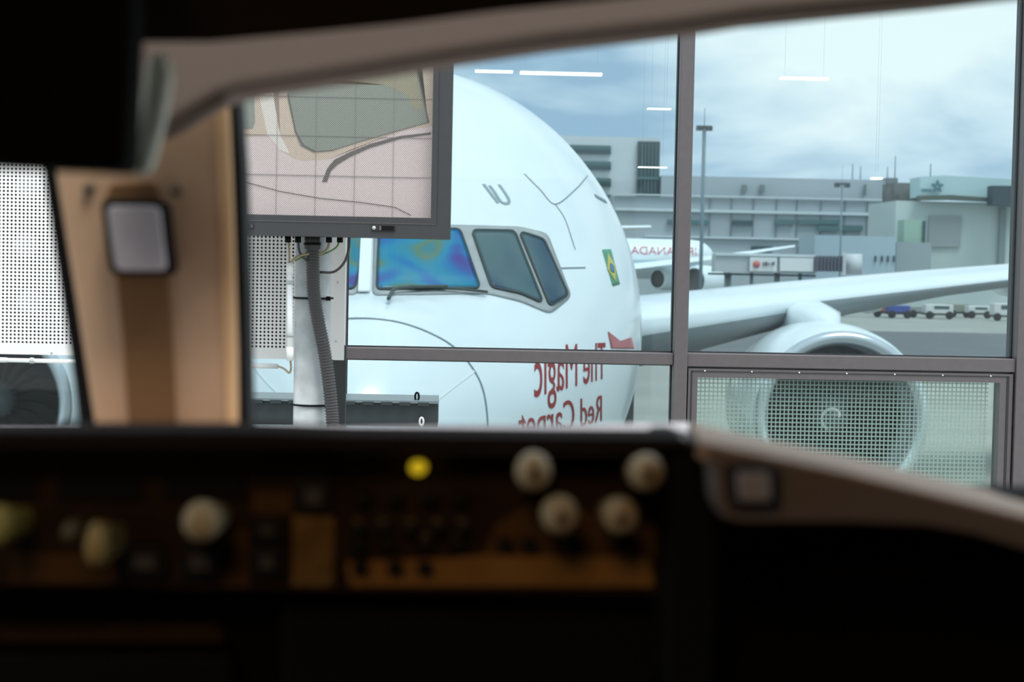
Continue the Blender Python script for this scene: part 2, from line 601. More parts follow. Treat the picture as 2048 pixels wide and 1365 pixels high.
# lettering, mirror-reversed, on the side
def letters(name, text, quad, m, parent, bow=0.0):
    cu = bpy.data.curves.new('t', 'FONT')
    cu.body = text
    cu.resolution_u = 6
    ob = bpy.data.objects.new('t', cu)
    COL.objects.link(ob)
    dg = bpy.context.evaluated_depsgraph_get()
    me = bpy.data.meshes.new_from_object(ob.evaluated_get(dg))
    bpy.data.objects.remove(ob)
    xs = [v.co.x for v in me.vertices]
    x0, x1 = min(xs), max(xs)
    bm = bmesh.new(); bm.from_mesh(me)
    bmesh.ops.triangulate(bm, faces=bm.faces)
    bmesh.ops.subdivide_edges(bm, edges=[e for e in bm.edges if e.calc_length() > 0.12], cuts=2)
    (bl, br, tl, tr) = quad
    bad = []
    for v in bm.verts:
        u = (v.co.x - x0) / (x1 - x0)
        u = u ** 1.0
        h = v.co.y / 0.70
        # the text starts at the right end and runs to the left
        X = (br[0] + (bl[0] - br[0]) * (0.72 * u + 0.28 * u * u))
        k = (X - br[0]) / (bl[0] - br[0])
        yb = br[1] + (bl[1] - br[1]) * k
        yt = tr[1] + (tl[1] - tr[1]) * k
        r = hit(X, yb + (yt - yb) * h, 0.005)
        if r: v.co = r[0]
        else: bad.append(v)
    if bad: bmesh.ops.delete(bm, geom=bad, context='VERTS')
    o = fin(name, bm, m, parent)
    sd = o.modifiers.new('solid', 'SOLIDIFY'); sd.thickness = 0.004; sd.offset = 0
    return o
letters('lettering', 'The Magic', ((1068, 795), (1210, 757), (1068, 690), (1210, 684)), M_red, AIR)
letters('lettering', 'Red Carpet', ((1036, 890), (1203, 843), (1036, 815), (1203, 790)), M_red, AIR)
patch('red_leaf_mark', resample([(1215, 663), (1240, 683), (1262, 675), (1268, 698), (1222, 698)], 1, 4), 0.005, 0.003,
      mat('faded_red_mark', (0.5, 0.16, 0.17), 0.5), AIR, res=4)

# ---- wings
def wing(sgn):
    """swept wing on one side: stations across the span, each an aerofoil loop"""
    bm = bmesh.new()
    st = []
    for lat, chord, th in ((2.0, 12.6, 0.95), (5.0, 11.2, 0.85), (9.6, 8.9, 0.85), (14, 7.2, 0.74), (20, 5.2, 0.5), (26, 3.4, 0.32), (30, 1.6, 0.14)):
        yle = 39.6 + (lat - 3.1) * 0.615
        zle = 4.75 + (lat - 6.4) * 0.105
        loop = []
        prof_u = [(0, 0), (0.012, 0.16), (0.05, 0.30), (0.12, 0.44), (0.25, 0.55), (0.42, 0.56), (0.65, 0.36), (0.85, 0.10), (1.0, -0.12)]
        prof_l = [(0.9, -0.14), (0.7, -0.26), (0.45, -0.42), (0.25, -0.45), (0.12, -0.38), (0.04, -0.25), (0.01, -0.12)]
        deep = 3.4 if lat < 6 else (1.7 if lat < 10 else 1.0)
        for c, t in prof_u + prof_l:
            loop.append(bm.verts.new((AX + sgn * lat, yle + c * chord, zle + (t if t > 0 or c > 0.95 else t * deep) * th)))
        st.append(loop)
    n = len(st[0])
    for i in range(len(st) - 1):
        for k in range(n):
            bm.faces.new((st[i][k], st[i][(k + 1) % n], st[i + 1][(k + 1) % n], st[i + 1][k]))
    bm.faces.new(st[0]); bm.faces.new(st[-1][::-1])
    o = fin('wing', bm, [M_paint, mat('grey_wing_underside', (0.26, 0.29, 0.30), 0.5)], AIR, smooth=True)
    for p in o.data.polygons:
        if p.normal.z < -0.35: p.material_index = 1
    # slat edge line and flap track fairings
    for lat in (6.2, 13.0, 18.0):
        b2 = bmesh.new()
        yle = 39.6 + (lat - 3.1) * 0.615
        ch = 11.2 - (lat - 5) * 0.43
        zl = 4.75 + (lat - 6.4) * 0.105 - 0.4
        add_lathe(b2, [(0, 0.02), (0.6, 0.2), (1.8, 0.32), (3.4, 0.24), (4.6, 0.02)], (AX + sgn * lat, yle + ch * 0.55, zl - 0.1), 'Y', 16, 0.8, 1.0)
        fin('flap_fairing', b2, M_paint, o, smooth=True)
    return o

M_inner = mat('intake_liner', (0.32, 0.35, 0.37), 0.4)
def engine(sgn):
    cx, cy, cz = AX + sgn * 9.6, 39.4, 2.56
    outer = [(0.30, 1.66), (0.12, 1.72), (0.02, 1.80), (0.0, 1.87), (0.06, 1.94), (0.25, 2.01), (0.7, 2.08), (1.5, 2.13), (2.6, 2.14), (3.8, 2.06), (5.0, 1.88), (5.6, 1.75), (5.6, 1.6)]
    nac = lathe('engine_nacelle', outer[3:], (cx, cy, cz), M_paint, AIR, n=72)
    lathe('intake_lip', [(0.45, 1.635), (0.30, 1.65), (0.12, 1.69), (0.02, 1.78), (0.0, 1.87), (0.06, 1.945), (0.16, 1.985)], (cx, cy - 0.006, cz), M_metal, nac, n=72)
    lathe('intake_duct', [(0.43, 1.63), (1.0, 1.62), (1.5, 1.62)], (cx, cy, cz), M_inner, nac, n=64)
    bm = bmesh.new()
    N = 22
    for k in range(N):
        prev = None
        for j in range(9):
            r = 0.42 + (1.6 - 0.42) * j / 8
            sweep = 0.30 * (j / 8) ** 1.6 - 0.12 * math.sin(PI * j / 8)
            a0 = sgn * (2 * PI * k / N + sweep)
            half = 0.13 + 0.07 * math.sin(PI * j / 8)
            a1 = a0 + sgn * half * 0.42 / (0.3 + 0.5 * r)
            y0, y1 = cy + 1.05 + 0.16 * (1 - j / 8), cy + 1.42 - 0.1 * (1 - j / 8)
            p = bm.verts.new((cx + r * math.cos(a0), y0, cz + r * math.sin(a0)))
            q = bm.verts.new((cx + r * math.cos(a1), y1, cz + r * math.sin(a1)))
            q2 = bm.verts.new((cx + r * math.cos(a1 + 0.02), y1, cz + r * math.sin(a1 + 0.02)))
            if prev:
                bm.faces.new((prev[0], p, q, prev[1]))
                bm.faces.new((prev[1], q, q2, prev[2]))
                bm.faces.new((prev[2], q2, p, prev[0]))
            prev = (p, q, q2)
    fin('fan_blades', bm, M_fan, nac, smooth=False)
    lathe('fan_hub_disc', [(1.5, 1.62), (1.5, 0.01)], (cx, cy, cz), M_dark, nac, n=48)
    lathe('spinner', [(0.62, 0.004), (0.66, 0.06), (0.8, 0.18), (1.05, 0.33), (1.3, 0.44), (1.45, 0.46)], (cx, cy, cz), mat('spinner_grey', (0.12, 0.13, 0.13), 0.4), nac, n=40)
    # white swirl on the spinner
    pts = []
    for j in range(16):
        a = j / 15 * 4.4 * sgn
        r = 0.05 + 0.30 * j / 15
        y = cy + 0.62 + 0.43 * (r / 0.33) ** 1.25
        pts.append((cx + r * math.cos(a), y - 0.03, cz + r * math.sin(a)))
    tube('spinner_swirl', pts, 0.03, mat('swirl_white', (0.8, 0.85, 0.85), 0.5), nac, n=6)
    # core exhaust and pylon
    lathe('exhaust_cone', [(5.5, 1.15), (6.4, 0.95), (7.4, 0.55), (8.2, 0.05)], (cx, cy, cz), M_fan, nac, n=32)
    bm = bmesh.new()
    loops = []
    for y, zt, hw, zb in ((41.2, 4.66, 0.06, 4.4), (41.7, 4.88, 0.40, 4.3), (42.6, 5.00, 0.62, 4.2), (44.5, 5.2, 0.6, 4.0), (48, 4.9, 0.3, 4.3), (50, 4.7, 0.1, 4.5)):
        loops.append([bm.verts.new((cx + a * hw, y, zz)) for a, zz in ((-1, zb), (-0.95, zt - 0.12), (-0.5, zt), (0.5, zt), (0.95, zt - 0.12), (1, zb))])
    for i in range(len(loops) - 1):
        for k in range(6):
            bm.faces.new((loops[i][k], loops[i][(k + 1) % 6], loops[i + 1][(k + 1) % 6], loops[i + 1][k]))
    bm.faces.new(loops[0]); bm.faces.new(loops[-1])
    fin('engine_pylon', bm, M_paint, AIR, smooth=True)

for sgn in (1, -1):
    wing(sgn)
    engine(sgn)
# tailplane and fin
for sgn in (1, -1):
    bm = bmesh.new()
    L = []
    for lat, y0, ch, z, th in ((0.6, 76.5, 6.0, 7.2, 0.5), (10.0, 83.0, 2.0, 7.75, 0.22)):
        L.append([bm.verts.new((AX + sgn * lat, y0 + c * ch, z + t * th)) for c, t in ((0, 0), (0.1, 0.4), (0.4, 0.5), (1, 0), (0.4, -0.5), (0.1, -0.4))])
    for k in range(6):
        bm.faces.new((L[0][k], L[0][(k + 1) % 6], L[1][(k + 1) % 6], L[1][k]))
    bm.faces.new(L[0]); bm.faces.new(L[1][::-1])
    fin('tailplane', bm, M_paint, AIR)
bm = bmesh.new()
add_box(bm, AX - 0.2, AX + 0.2, 76, 83, 7.6, 17.5)
for v in bm.verts:
    if v.co.z > 10: v.co.y = 84 + (v.co.y - 76) * 0.4
fin('tail_fin', bm, M_paint, AIR)
# undercarriage
def gear(cx, cy, r, top, wheels, m_=None):
    o = tube('landing_gear_strut', [(cx, cy, r), (cx, cy, top)], 0.12, M_galv, AIR)
    for dx in wheels:
        lathe('wheel', [(-0.18, r * 0.5), (-0.2, r * 0.85), (-0.12, r), (0.12, r), (0.2, r * 0.85), (0.18, r * 0.5)], (cx + dx, cy, r), M_tyre, o, axis='X', n=32, cap=True)
gear(AX, 20.5, 0.54, 2.6, (-0.35, 0.35))
for sgn in (1, -1):
    gear(AX + sgn * 5.5, 46.5, 0.67, 4.4, (-0.7, 0.7))

# =================================================================== GLASS WALL
FY = 8.75
FR = thing('curtain_wall_frame', 'taupe aluminium mullions and transoms of the glass terminal wall', 'window frame', (P(1356, 735, FY).x, FY, 0))
zt = 8.0
xm = [P(1343, 735, FY).x, P(1370, 735, FY).x]
pitch = P(2022, 720, FY).x - xm[0]
mull = []
hw = (xm[1] - xm[0]) / 2
mx0 = xm[0] + hw
xs_m = [mx0 - 3 * pitch, mx0 - 2 * pitch - 0.0, mx0 - pitch, mx0, mx0 + pitch, mx0 + 2 * pitch]
xs_m[2] = P(678, 780, FY).x - 0.0
for x in xs_m:
    o = box('mullion', x - hw, x + hw, FY - 0.09, FY + 0.09, 0.0, zt, M_frame, FR, bevel=0.004)
    box('mullion_gasket', x - hw - 0.006, x + hw + 0.006, FY - 0.012, FY + 0.012, 0.0, zt, M_gasket, o)
z1, z0 = P(1000, 699, FY).z, P(1000, 723, FY).z      # left bay transom
z3, z2 = P(1700, 711, FY).z, P(1700, 738, FY).z      # right bay transom
zl = {0: (z0, z1), 1: (z0, z1), 2: (z0, z1), 3: (z2, z3), 4: (z2, z3)}
for i in range(5):
    a, b = xs_m[i] + hw, xs_m[i + 1] - hw
    za, zb = zl[i]
    o = box('transom', a, b, FY - 0.075, FY + 0.075, za, zb, M_frame, FR, bevel=0.004)
    box('transom_gasket', a, b, FY - 0.012, FY + 0.012, za - 0.006, zb + 0.006, M_gasket, o)
    for (c, d) in ((3.2, 3.27), (0.0, 0.12), (zt - 0.08, zt)):
        box('transom', a, b, FY - 0.075, FY + 0.075, c, d, M_frame, FR)
k = 1
for i in range(5):
    a, b = xs_m[i] + hw, xs_m[i + 1] - hw
    za, zb = zl[i]
    for (c, d) in ((zb, zt - 0.08), (3.27, za)):
        if i == 3 and d == za:
            continue
        w_ = box('window_%d' % k, a, b, FY - 0.004, FY + 0.004, c, d, M_glass)
        struct(w_)
        k += 1
# louvre blades beyond the last mullion
M_louv = mat('louvre_grey', (0.12, 0.14, 0.14), 0.5)
for j in range(6):
    zz = P(2042, 905 + j * 13, FY).z
    lv = box('louvre_blade', xs_m[4] + hw, xs_m[5] - hw, FY + 0.09, FY + 0.13, zz - 0.008, zz + 0.008, M_louv, FR)

# opening sash with a printed grid, low in the right bay
SA = thing('ventilation_sash', 'taupe framed opening sash with square grid mesh glass, below the right transom', 'window', (P(1690, 760, FY).x, FY, 4))
sx0, sx1 = xm[1] + 0.008, xs_m[4] - hw - 0.008
sz1 = z2 - 0.008
sz0 = P(1690, 1130, FY).z
t_ = 0.05
ix0, ix1, iz1, iz0 = sx0 + 0.012 + 0.035, sx1 - 0.065, sz1 - 0.045, sz0 + 0.05
bm = bmesh.new()
add_box(bm, sx0, ix0, FY - 0.07, FY + 0.03, sz0, sz1)
add_box(bm, ix1, sx1, FY - 0.07, FY + 0.03, sz0, sz1)
add_box(bm, ix0, ix1, FY - 0.07, FY + 0.03, iz1, sz1)
add_box(bm, ix0, ix1, FY - 0.07, FY + 0.03, sz0, iz0)
sf = fin('sash_frame', bm, M_frame, SA)
bm = bmesh.new()
g_ = 0.006
add_box(bm, sx0 + 0.014, sx0 + 0.014 + g_, FY - 0.073, FY - 0.069, sz0, sz1 - 0.014)
add_box(bm, sx1 - 0.026 - g_, sx1 - 0.020, FY - 0.073, FY - 0.069, sz0, sz1 - 0.014)
add_box(bm, sx0 + 0.014, sx1 - 0.020, FY - 0.073, FY - 0.069, sz1 - 0.016, sz1 - 0.014 + 0.002)
fin('sash_groove', bm, M_gasket, sf)
M_rivet = mat('bright_rivet', (0.9, 0.88, 0.82), 0.3, metal=0.3)
for x in (1410, 1504, 1599, 1694, 1790, 1886, 1982):
    p = P(x, 738 + (x - 1410) * 0.0175, FY - 0.075)
    lathe('rivet', [(-0.004, 0.0005), (-0.004, 0.003), (0.004, 0.004)], (p.x, FY - 0.073, sz1 - 0.012), M_rivet, sf, n=10)
box('sash_glass', ix0, ix1, FY - 0.004, FY + 0.004, iz0, iz1, glass_mat('sash_glass', (0.68, 0.74, 0.725), 0.015), SA)
M_grid = bpy.data.materials.new('pale_grid_print')
M_grid.use_nodes = True
_t = M_grid.node_tree
_mx = _t.nodes.new('ShaderNodeMixShader'); _mx.inputs['Fac'].default_value = 0.42
_tr = _t.nodes.new('ShaderNodeBsdfTransparent')
_b = _t.nodes['Principled BSDF']
_b.inputs['Base Color'].default_value = (0.28, 0.38, 0.34, 1)
_b.inputs['Roughness'].default_value = 0.8
_t.links.new(_tr.outputs[0], _mx.inputs[1]); _t.links.new(_b.outputs[0], _mx.inputs[2])
_t.links.new(_mx.outputs[0], _t.nodes['Material Output'].inputs['Surface'])
bm = bmesh.new()
gp = 0.0210
gx = ix0 + 0.004
while gx < ix1 - 0.045:
    add_box(bm, gx - 0.0034, gx + 0.0034, FY - 0.012, FY - 0.009, iz0, iz1 - 0.002)
    gx += gp
gz = iz1 - 0.01
while gz > iz0:
    add_box(bm, ix0, ix1 - 0.04, FY - 0.0125, FY - 0.0085, gz - 0.0034, gz + 0.0034)
    gz -= gp
fin('grid_mesh', bm, M_grid, SA)

# ceiling strip lamps of the hall behind the glass
M_lamp = mat('strip_lamp_glow', (1, 1, 1), 0.5, emit=(1.0, 0.94, 0.80), estr=3.0)
M_wire = mat('thin_wire', (0.25, 0.27, 0.28), 0.6)
LAMPS = [((950, 141), (1026, 143), 'short white strip lamp at top left of the glass wall, next to a long one', 0.011),
         ((1040, 144), (1204, 148), 'long white strip lamp at top of the glass above the airliner crown', 0.014),
         ((1294, 217), (1342, 218), 'faint strip lamp beside the centre mullion, above the office block roof', 0.006),
         ((1276, 334), (1334, 335), 'yellowish strip lamp showing over the dark glazed corner of the office block', 0.006),
         ((1560, 155), (1656, 157), 'white strip lamp alone in the cloudy sky of the right pane', 0.012),
         ((1742, 355), (1764, 357), 'tiny yellow strip lamp at the terminal roof edge', 0.012)]
for (a, b, lb, r) in LAMPS:
    Y = 11.2 + 0.5 * (a[1] > 200) + 0.5 * (a[1] > 300)
    A, B = P(*a, Y), P(*b, Y)
    B.z = A.z = (A.z + B.z) / 2
    t = thing('strip_lamp', lb, 'lamp', tuple((A + B) / 2), group='strip lamps behind the glass wall')
    bm = bmesh.new()
    add_box(bm, A.x, B.x, Y - 0.03, Y + 0.03, A.z - r, A.z + r * 0.3)
    fin('lamp_tube', bm, M_lamp, t, bevel=0.004)
    for q in (A.x + 0.03, B.x - 0.03):
        tube('hanging_wire', [(q, Y, A.z + 0.008), (q, Y, 8.6)], 0.0005, mat('pale_wire', (0.5, 0.55, 0.58), 0.6), t, n=5)

# =================================================================== DISPLAY ON THE POLE
DY = 5.6
DS = thing('docking_display', 'big dark framed dot matrix display on a pole, with a pale cockpit reflection painted on it', 'display', (P(625, 480, DY).x, DY + 0.08, P(625, 480, DY).z))
dx0, dx1, dz0, dz1 = ext(345, -190, 903, 473, DY)
dx1 = P(904, 300, DY).x
ins = 0.066
wx0, wx1 = dx0 + ins, P(864, 300, DY).x
wz0 = P(680, 433, DY).z
wz1 = dz1 - ins
bm = bmesh.new()
D0, D1 = DY - 0.02, DY + 0.16
add_box(bm, dx0, wx0, D0, D1, dz0, dz1)
add_box(bm, wx1, dx1, D0, D1, dz0, dz1)
add_box(bm, wx0, wx1, D0, D1, dz0, wz0)
add_box(bm, wx0, wx1, D0, D1, wz1, dz1)
add_box(bm, dx0, dx1, DY + 0.12, D1, dz0, dz1)
bez = fin('bezel', bm, M_bezel, DS)
bm = bmesh.new()   # sloping inner lips
def quad(bm, *p):
    bm.faces.new([bm.verts.new(q) for q in p])
lw = 0.02
yb = D0 - 0.004
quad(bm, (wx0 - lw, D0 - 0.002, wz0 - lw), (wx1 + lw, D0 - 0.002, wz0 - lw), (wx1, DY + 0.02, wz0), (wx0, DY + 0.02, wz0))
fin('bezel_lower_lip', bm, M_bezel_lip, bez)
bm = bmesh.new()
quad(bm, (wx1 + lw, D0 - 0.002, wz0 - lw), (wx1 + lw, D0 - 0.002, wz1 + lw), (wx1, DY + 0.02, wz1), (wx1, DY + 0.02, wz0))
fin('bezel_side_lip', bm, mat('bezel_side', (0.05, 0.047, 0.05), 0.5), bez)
for (a, b, c, d) in ((743, 450, 791, 463), (486, 447, 508, 458)):
    l_ = pbox('latch', a, b, c, d, D0 - 0.004, 0.006, mat('latch_dark', (0.018, 0.017, 0.018), 0.4), DS, bevel=0.001)
    pbox('latch_recess', a + 16, b + 2.5, a + 19, d - 2.5, D0 - 0.006, 0.003, M_bezel_lip, l_)
    if a > 700:
        p = P(748, 456, D0)
        lathe('latch_button', [(-0.006, 0.0005), (-0.006, 0.0055), (-0.001, 0.0065)], (p.x, D0, p.z), mat('latch_white', (0.45, 0.46, 0.42), 0.4), l_, n=18)
        pbox('latch_plate', a + 20, b + 2, c - 3, d - 2, D0 - 0.0055, 0.002, M_black, l_)
# our nose's reflection in the screen, painted as flat glowing shapes
SYd = DY + 0.022
L_pink = reflection_mat('reflected_pale_pink', (0.52, 0.44, 0.43))
L_tan = reflection_mat('reflected_beige', (0.46, 0.38, 0.31))
L_white = reflection_mat('reflected_white', (0.56, 0.52, 0.48))
L_grey = reflection_mat('reflected_grey_green', (0.21, 0.225, 0.195), 0.2)
L_olive = reflection_mat('reflected_olive', (0.25, 0.235, 0.165), 0.2)
L_dk = reflection_mat('reflected_dark', (0.12, 0.105, 0.10), 0.25)
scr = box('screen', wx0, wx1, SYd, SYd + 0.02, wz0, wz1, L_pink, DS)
def refl_area(name, pts, k, m):
    """a flat area of the painted reflection, clipped to the screen"""
    bm = bmesh.new()
    y = SYd - 0.0004 * k
    vv = []
    for (x, yy) in pts:
        q = P(x, yy, y)
        vv.append(bm.verts.new((min(max(q.x, wx0), wx1), y, min(max(q.z, wz0), wz1))))
    f = bm.faces.new(vv)
    bmesh.ops.triangulate(bm, faces=[f])
    return fin(name, bm, m, scr)
refl_area('reflected_frame', [(400, -200), (900, -200), (900, 252), (859, 254), (800, 262), (700, 300), (660, 318), (610, 322), (590, 318), (560, 300), (545, 270), (480, 275), (400, 270)], 1, L_tan)
refl_area('reflected_post', [(500, -200), (548, -200), (548, 200), (560, 270), (580, 308), (560, 300), (535, 270), (520, 200)], 2, L_white)
refl_area('reflected_windscreen', [(566, -200), (815, -200), (835, 150), (856, 245), (790, 262), (715, 285), (660, 302), (625, 305), (600, 292), (590, 265), (575, 200)], 3, L_grey)
refl_area('reflected_glow', [(575, -200), (812, -200), (832, 150), (846, 215), (832, 222), (812, 190), (770, 170), (680, 160), (580, 165)], 4, L_olive)
refl_area('reflected_side_window', [(400, -200), (500, -200), (510, 245), (505, 258), (490, 258), (400, 240)], 3, L_grey)
refl_area('reflected_wiper', [(644, 364), (654, 338), (668, 320), (700, 304), (740, 288), (800, 272), (862, 265), (862, 269), (800, 278), (740, 296), (700, 314), (674, 330), (662, 342), (654, 364)], 5, L_dk)
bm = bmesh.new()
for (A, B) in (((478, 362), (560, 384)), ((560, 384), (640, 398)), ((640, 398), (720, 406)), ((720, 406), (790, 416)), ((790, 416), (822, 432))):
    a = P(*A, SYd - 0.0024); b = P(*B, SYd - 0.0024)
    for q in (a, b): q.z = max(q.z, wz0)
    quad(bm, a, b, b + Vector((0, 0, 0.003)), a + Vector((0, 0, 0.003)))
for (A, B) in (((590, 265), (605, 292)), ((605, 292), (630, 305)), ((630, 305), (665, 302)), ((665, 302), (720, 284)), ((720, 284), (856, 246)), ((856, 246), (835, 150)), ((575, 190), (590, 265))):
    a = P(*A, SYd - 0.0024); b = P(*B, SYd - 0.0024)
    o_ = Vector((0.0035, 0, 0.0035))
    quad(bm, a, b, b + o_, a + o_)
fin('reflected_lines', bm, L_dk, scr)
bm = bmesh.new()     # joints between the display's modules
M_joint = mat('module_joint', (0.20, 0.185, 0.18), 0.6)
for x in (554, 632, 710, 787):
    X = P(x, 300, SYd).x
    add_box(bm, X - 0.0004, X + 0.0004, SYd - 0.003, SYd, wz0, wz1)
for y in (38, 116, 195, 273, 352):
    Z = P(680, y, SYd).z
    add_box(bm, wx0, wx1, SYd - 0.003, SYd, Z - 0.0004, Z + 0.0004)
fin('module_joints', bm, M_joint, scr)

# pole and what hangs on it
PY = 5.85
px_ = P(625, 650, PY).x
zb_ = 3.9
pr = (P(662, 650, PY).x - P(590, 650, PY).x) / 2
POLE = thing('steel_pole', 'thick galvanised steel pole carrying the display', 'pole', (px_, PY, 0))
tube('pole_shaft', [(px_, PY, 0.0), (px_, PY, P(625, 440, PY).z)], pr, M_galv, POLE, n=40)
box('base_plate', px_ - 0.14, px_ + 0.14, PY - 0.14, PY + 0.14, 0.0, 0.03, M_galv, POLE, bevel=0.004)
box('pole_bracket', px_ - 0.05, px_ + 0.05, DY + 0.161, PY + 0.06, P(625, 440, PY).z, P(625, 300, PY).z, M_galv, POLE)

YF = PY - pr - 0.03
hose_c = spline([P(625, 492, YF), P(626, 540, YF), P(628, 590, YF), P(636, 640, YF), P(648, 700, YF), P(657, 760, YF), P(664, 830, YF), P(668, 900, YF - 0.02), P(670, 980, YF)], 22)
bm = bmesh.new()
# corrugation: fine rings
L = [0.0]
for i in range(1, len(hose_c)): L.append(L[-1] + (hose_c[i] - hose_c[i - 1]).length)
N = int(L[-1] / 0.0024)
def at_len(s):
    i = 0
    while i < len(L) - 2 and L[i + 1] < s: i += 1
    t = (s - L[i]) / max(1e-9, L[i + 1] - L[i])
    return hose_c[i] + (hose_c[i + 1] - hose_c[i]) * t
hp = [at_len(L[-1] * i / N) for i in range(N + 1)]
HR = 0.0225
add_tube(bm, hp, HR, 20, rfun=lambda i: HR * (1.0 if (i // 2) % 2 == 0 else 0.86))
HOSE = thing('corrugated_hose', 'dark corrugated cable hose curving down in front of the pole', 'hose', tuple(hp[-1]))
fin('hose_body', bm, M_hose, HOSE)
tube('hose_collar', [P(625, 470, YF), P(625, 498, YF)], 0.026, M_bezel, HOSE, n=24)
tube('collar_nut', [P(625, 485, YF), P(625, 491, YF)], 0.028, M_black, HOSE, n=8)

def cable(name, label, pts, r, m, gland=None):
    t = thing(name, label, 'cable', tuple(P(*pts[0][:2], pts[0][2])), group='thin cables under the display')
    tube('cable_sheath', spline([P(*p) for p in pts], 8), r, m, t, n=8)
    if gland:
        g = P(gland[0], gland[1], pts[0][2])
        tube('cable_gland', [g + Vector((0, 0, 0.006)), g - Vector((0, 0, 0.014))], 0.010, M_black, t, n=10)
M_ctan = mat('tan_cable', (0.30, 0.24, 0.15), 0.5)
M_cgreen = mat('green_yellow_cable', (0.10, 0.22, 0.04), 0.5)
M_cgrey = mat('dark_cable', (0.05, 0.045, 0.045), 0.5)
cable('power_cable', 'tan cable dropping straight into the upright white tube, left of the pole', [(576, 476, 5.72), (578, 500, 5.72), (579, 525, 5.72)], 0.0035, M_ctan, (576, 477))
cable('power_cable', 'dark grey cable from second gland curling behind the hose', [(596, 476, 5.74), (598, 500, 5.74), (606, 515, 5.74), (622, 528, 5.76)], 0.004, M_cgrey, (596, 477))
cable('power_cable', 'tan cable looping from right of the hose to the upright tube', [(659, 478, 5.76), (655, 497, 5.76), (640, 508, 5.76), (610, 509, 5.74), (588, 518, 5.72), (583, 530, 5.72)], 0.004, M_ctan, (658, 477))
cable('earth_cable', 'green earth cable curving under the display', [(680, 478, 5.77), (674, 493, 5.77), (660, 503, 5.765), (640, 510, 5.775), (612, 512, 5.75), (590, 522, 5.73)], 0.0028, M_cgreen, (680, 477))
cable('signal_cable', 'grey cable hanging in a wide loop at the right of the pole', [(699, 474, 5.76), (697, 500, 5.76), (688, 526, 5.76), (668, 544, 5.76), (640, 545, 5.77)], 0.0042, M_cgrey)
for (y, lb) in ((597, 'black cable tie round the pole halfway down'), (812, 'black cable tie round the pole near the bottom')):
    zz = P(625, y, PY - pr).z
    t = thing('cable_tie', lb, 'cable tie', (px_, PY, zz), group='cable ties on the pole')
    bm = bmesh.new()
    ring = [(px_ + (pr + 0.004) * math.cos(a) * 1.03, PY + (pr + 0.004) * math.sin(a) - (0.058 if math.sin(a) < -0.2 and False else 0), zz) for a in [2 * PI * k / 32 for k in range(33)]]
    add_tube(bm, ring, 0.0035, 6, cap=False)
    fin('tie_strap', bm, M_black, t, smooth=True)
    box('tie_head', px_ + pr * 0.80, px_ + pr * 0.80 + 0.014, PY - pr * 0.8 - 0.012, PY - pr * 0.8, zz - 0.007, zz + 0.007, M_black, t)

# white tube lamps
def fluoro(a, b, Y, r, name, label):
    A, B = P(*a, Y), P(*b, Y)
    t = thing(name, label, 'lamp', tuple(A), group='white tubes by the panel')
    d = (B - A)
    tube('tube_body', [A + d * 0.1, B - d * 0.1], r * 0.82, mat('tube_white', (0.9, 0.89, 0.88), 0.35), t, n=16)
    for s0, s1 in ((0, 0.12), (0.86, 1.0)):
        tube('end_cap', [A + d * s0, A + d * s1], r, M_white, t, n=16)
    for s in (0.2, 0.74):
        c = A + d * s
        tube('clip', [c - d.normalized() * 0.006, c + d.normalized() * 0.006], r * 1.2, M_galv, t, n=12)
ty = 5.72
fluoro((580, 526), (580, 722), ty, 0.0115, 'tube_lamp', 'upright white tube lamp at the left side of the pole')
fluoro((-60, 719), (556, 733), 5.9, 0.0085, 'tube_lamp', 'long horizontal white tube under the perforated panel')
cable('lamp_lead', 'tan lead joining the two white tubes at the panel corner', [(556, 733, 5.88), (568, 738, 5.82), (578, 746, 5.76), (582, 738, 5.73), (581, 722, 5.72)], 0.0035, M_ctan)

# perforated panel
QY = 6.0
PP = thing('perforated_panel', 'white perforated steel panel behind the pole and display', 'panel', (P(300, 700, QY).x, QY, P(300, 715, QY).z))
qx0, qx1 = P(-40, 600, QY).x, P(690, 600, QY).x
qz0, qz1 = P(300, 714, QY).z, P(300, 150, QY).z
hp_ = 0.01235
hx0, hx1 = qx0 + 0.03, P(660, 600, QY).x
hz0 = P(300, 693, QY).z + 0.0
nx_ = int((hx1 - hx0) / (hp_ * 1.07)); nz_ = int((qz1 - 0.03 - hz0) / hp_)
px_p = (hx1 - hx0) / nx_
bm = bmesh.new()
nn_ = 8
for i in range(nx_):
    for j in range(nz_):
        cx, cz = hx0 + (i + 0.5) * px_p, hz0 + (j + 0.5) * hp_
        hr = 0.0039
        cor = [(1, 1), (-1, 1), (-1, -1), (1, -1)]
        C = [bm.verts.new((cx + a * px_p / 2, QY, cz + b * hp_ / 2)) for a, b in cor]
        R = [bm.verts.new((cx + hr * math.cos(2 * PI * (k + 0.5) / nn_), QY, cz + hr * math.sin(2 * PI * (k + 0.5) / nn_))) for k in range(nn_)]
        R2 = [bm.verts.new((v.co.x, QY + 0.004, v.co.z)) for v in R]
        # quadrant corner k sits between ring verts 2k and 2k+1
        for q in range(4):
            bm.faces.new((C[q], R[2 * q], R[2 * q + 1]))
            bm.faces.new((C[q], R[2 * q + 1], R[(2 * q + 2) % nn_], C[(q + 1) % 4]))
        for k in range(nn_):
            bm.faces.new((R[k], R[(k + 1) % nn_], R2[(k + 1) % nn_], R2[k]))
for (a, b, c, d) in ((qx0, hx0, qz0, qz1), (hx1, qx1, qz0, qz1), (hx0, hx1, qz0, hz0), (hx0, hx1, hz0 + nz_ * hp_, qz1)):
    vs4 = [bm.verts.new(v) for v in ((a, QY, c), (b, QY, c), (b, QY, d), (a, QY, d))]
    bm.faces.new(vs4)
sheet = fin('perforated_sheet', bm, M_perf, PP)
bm = bmesh.new()
add_box(bm, qx1 - 0.006, qx1, QY + 0.001, QY + 0.05, qz0, qz1)
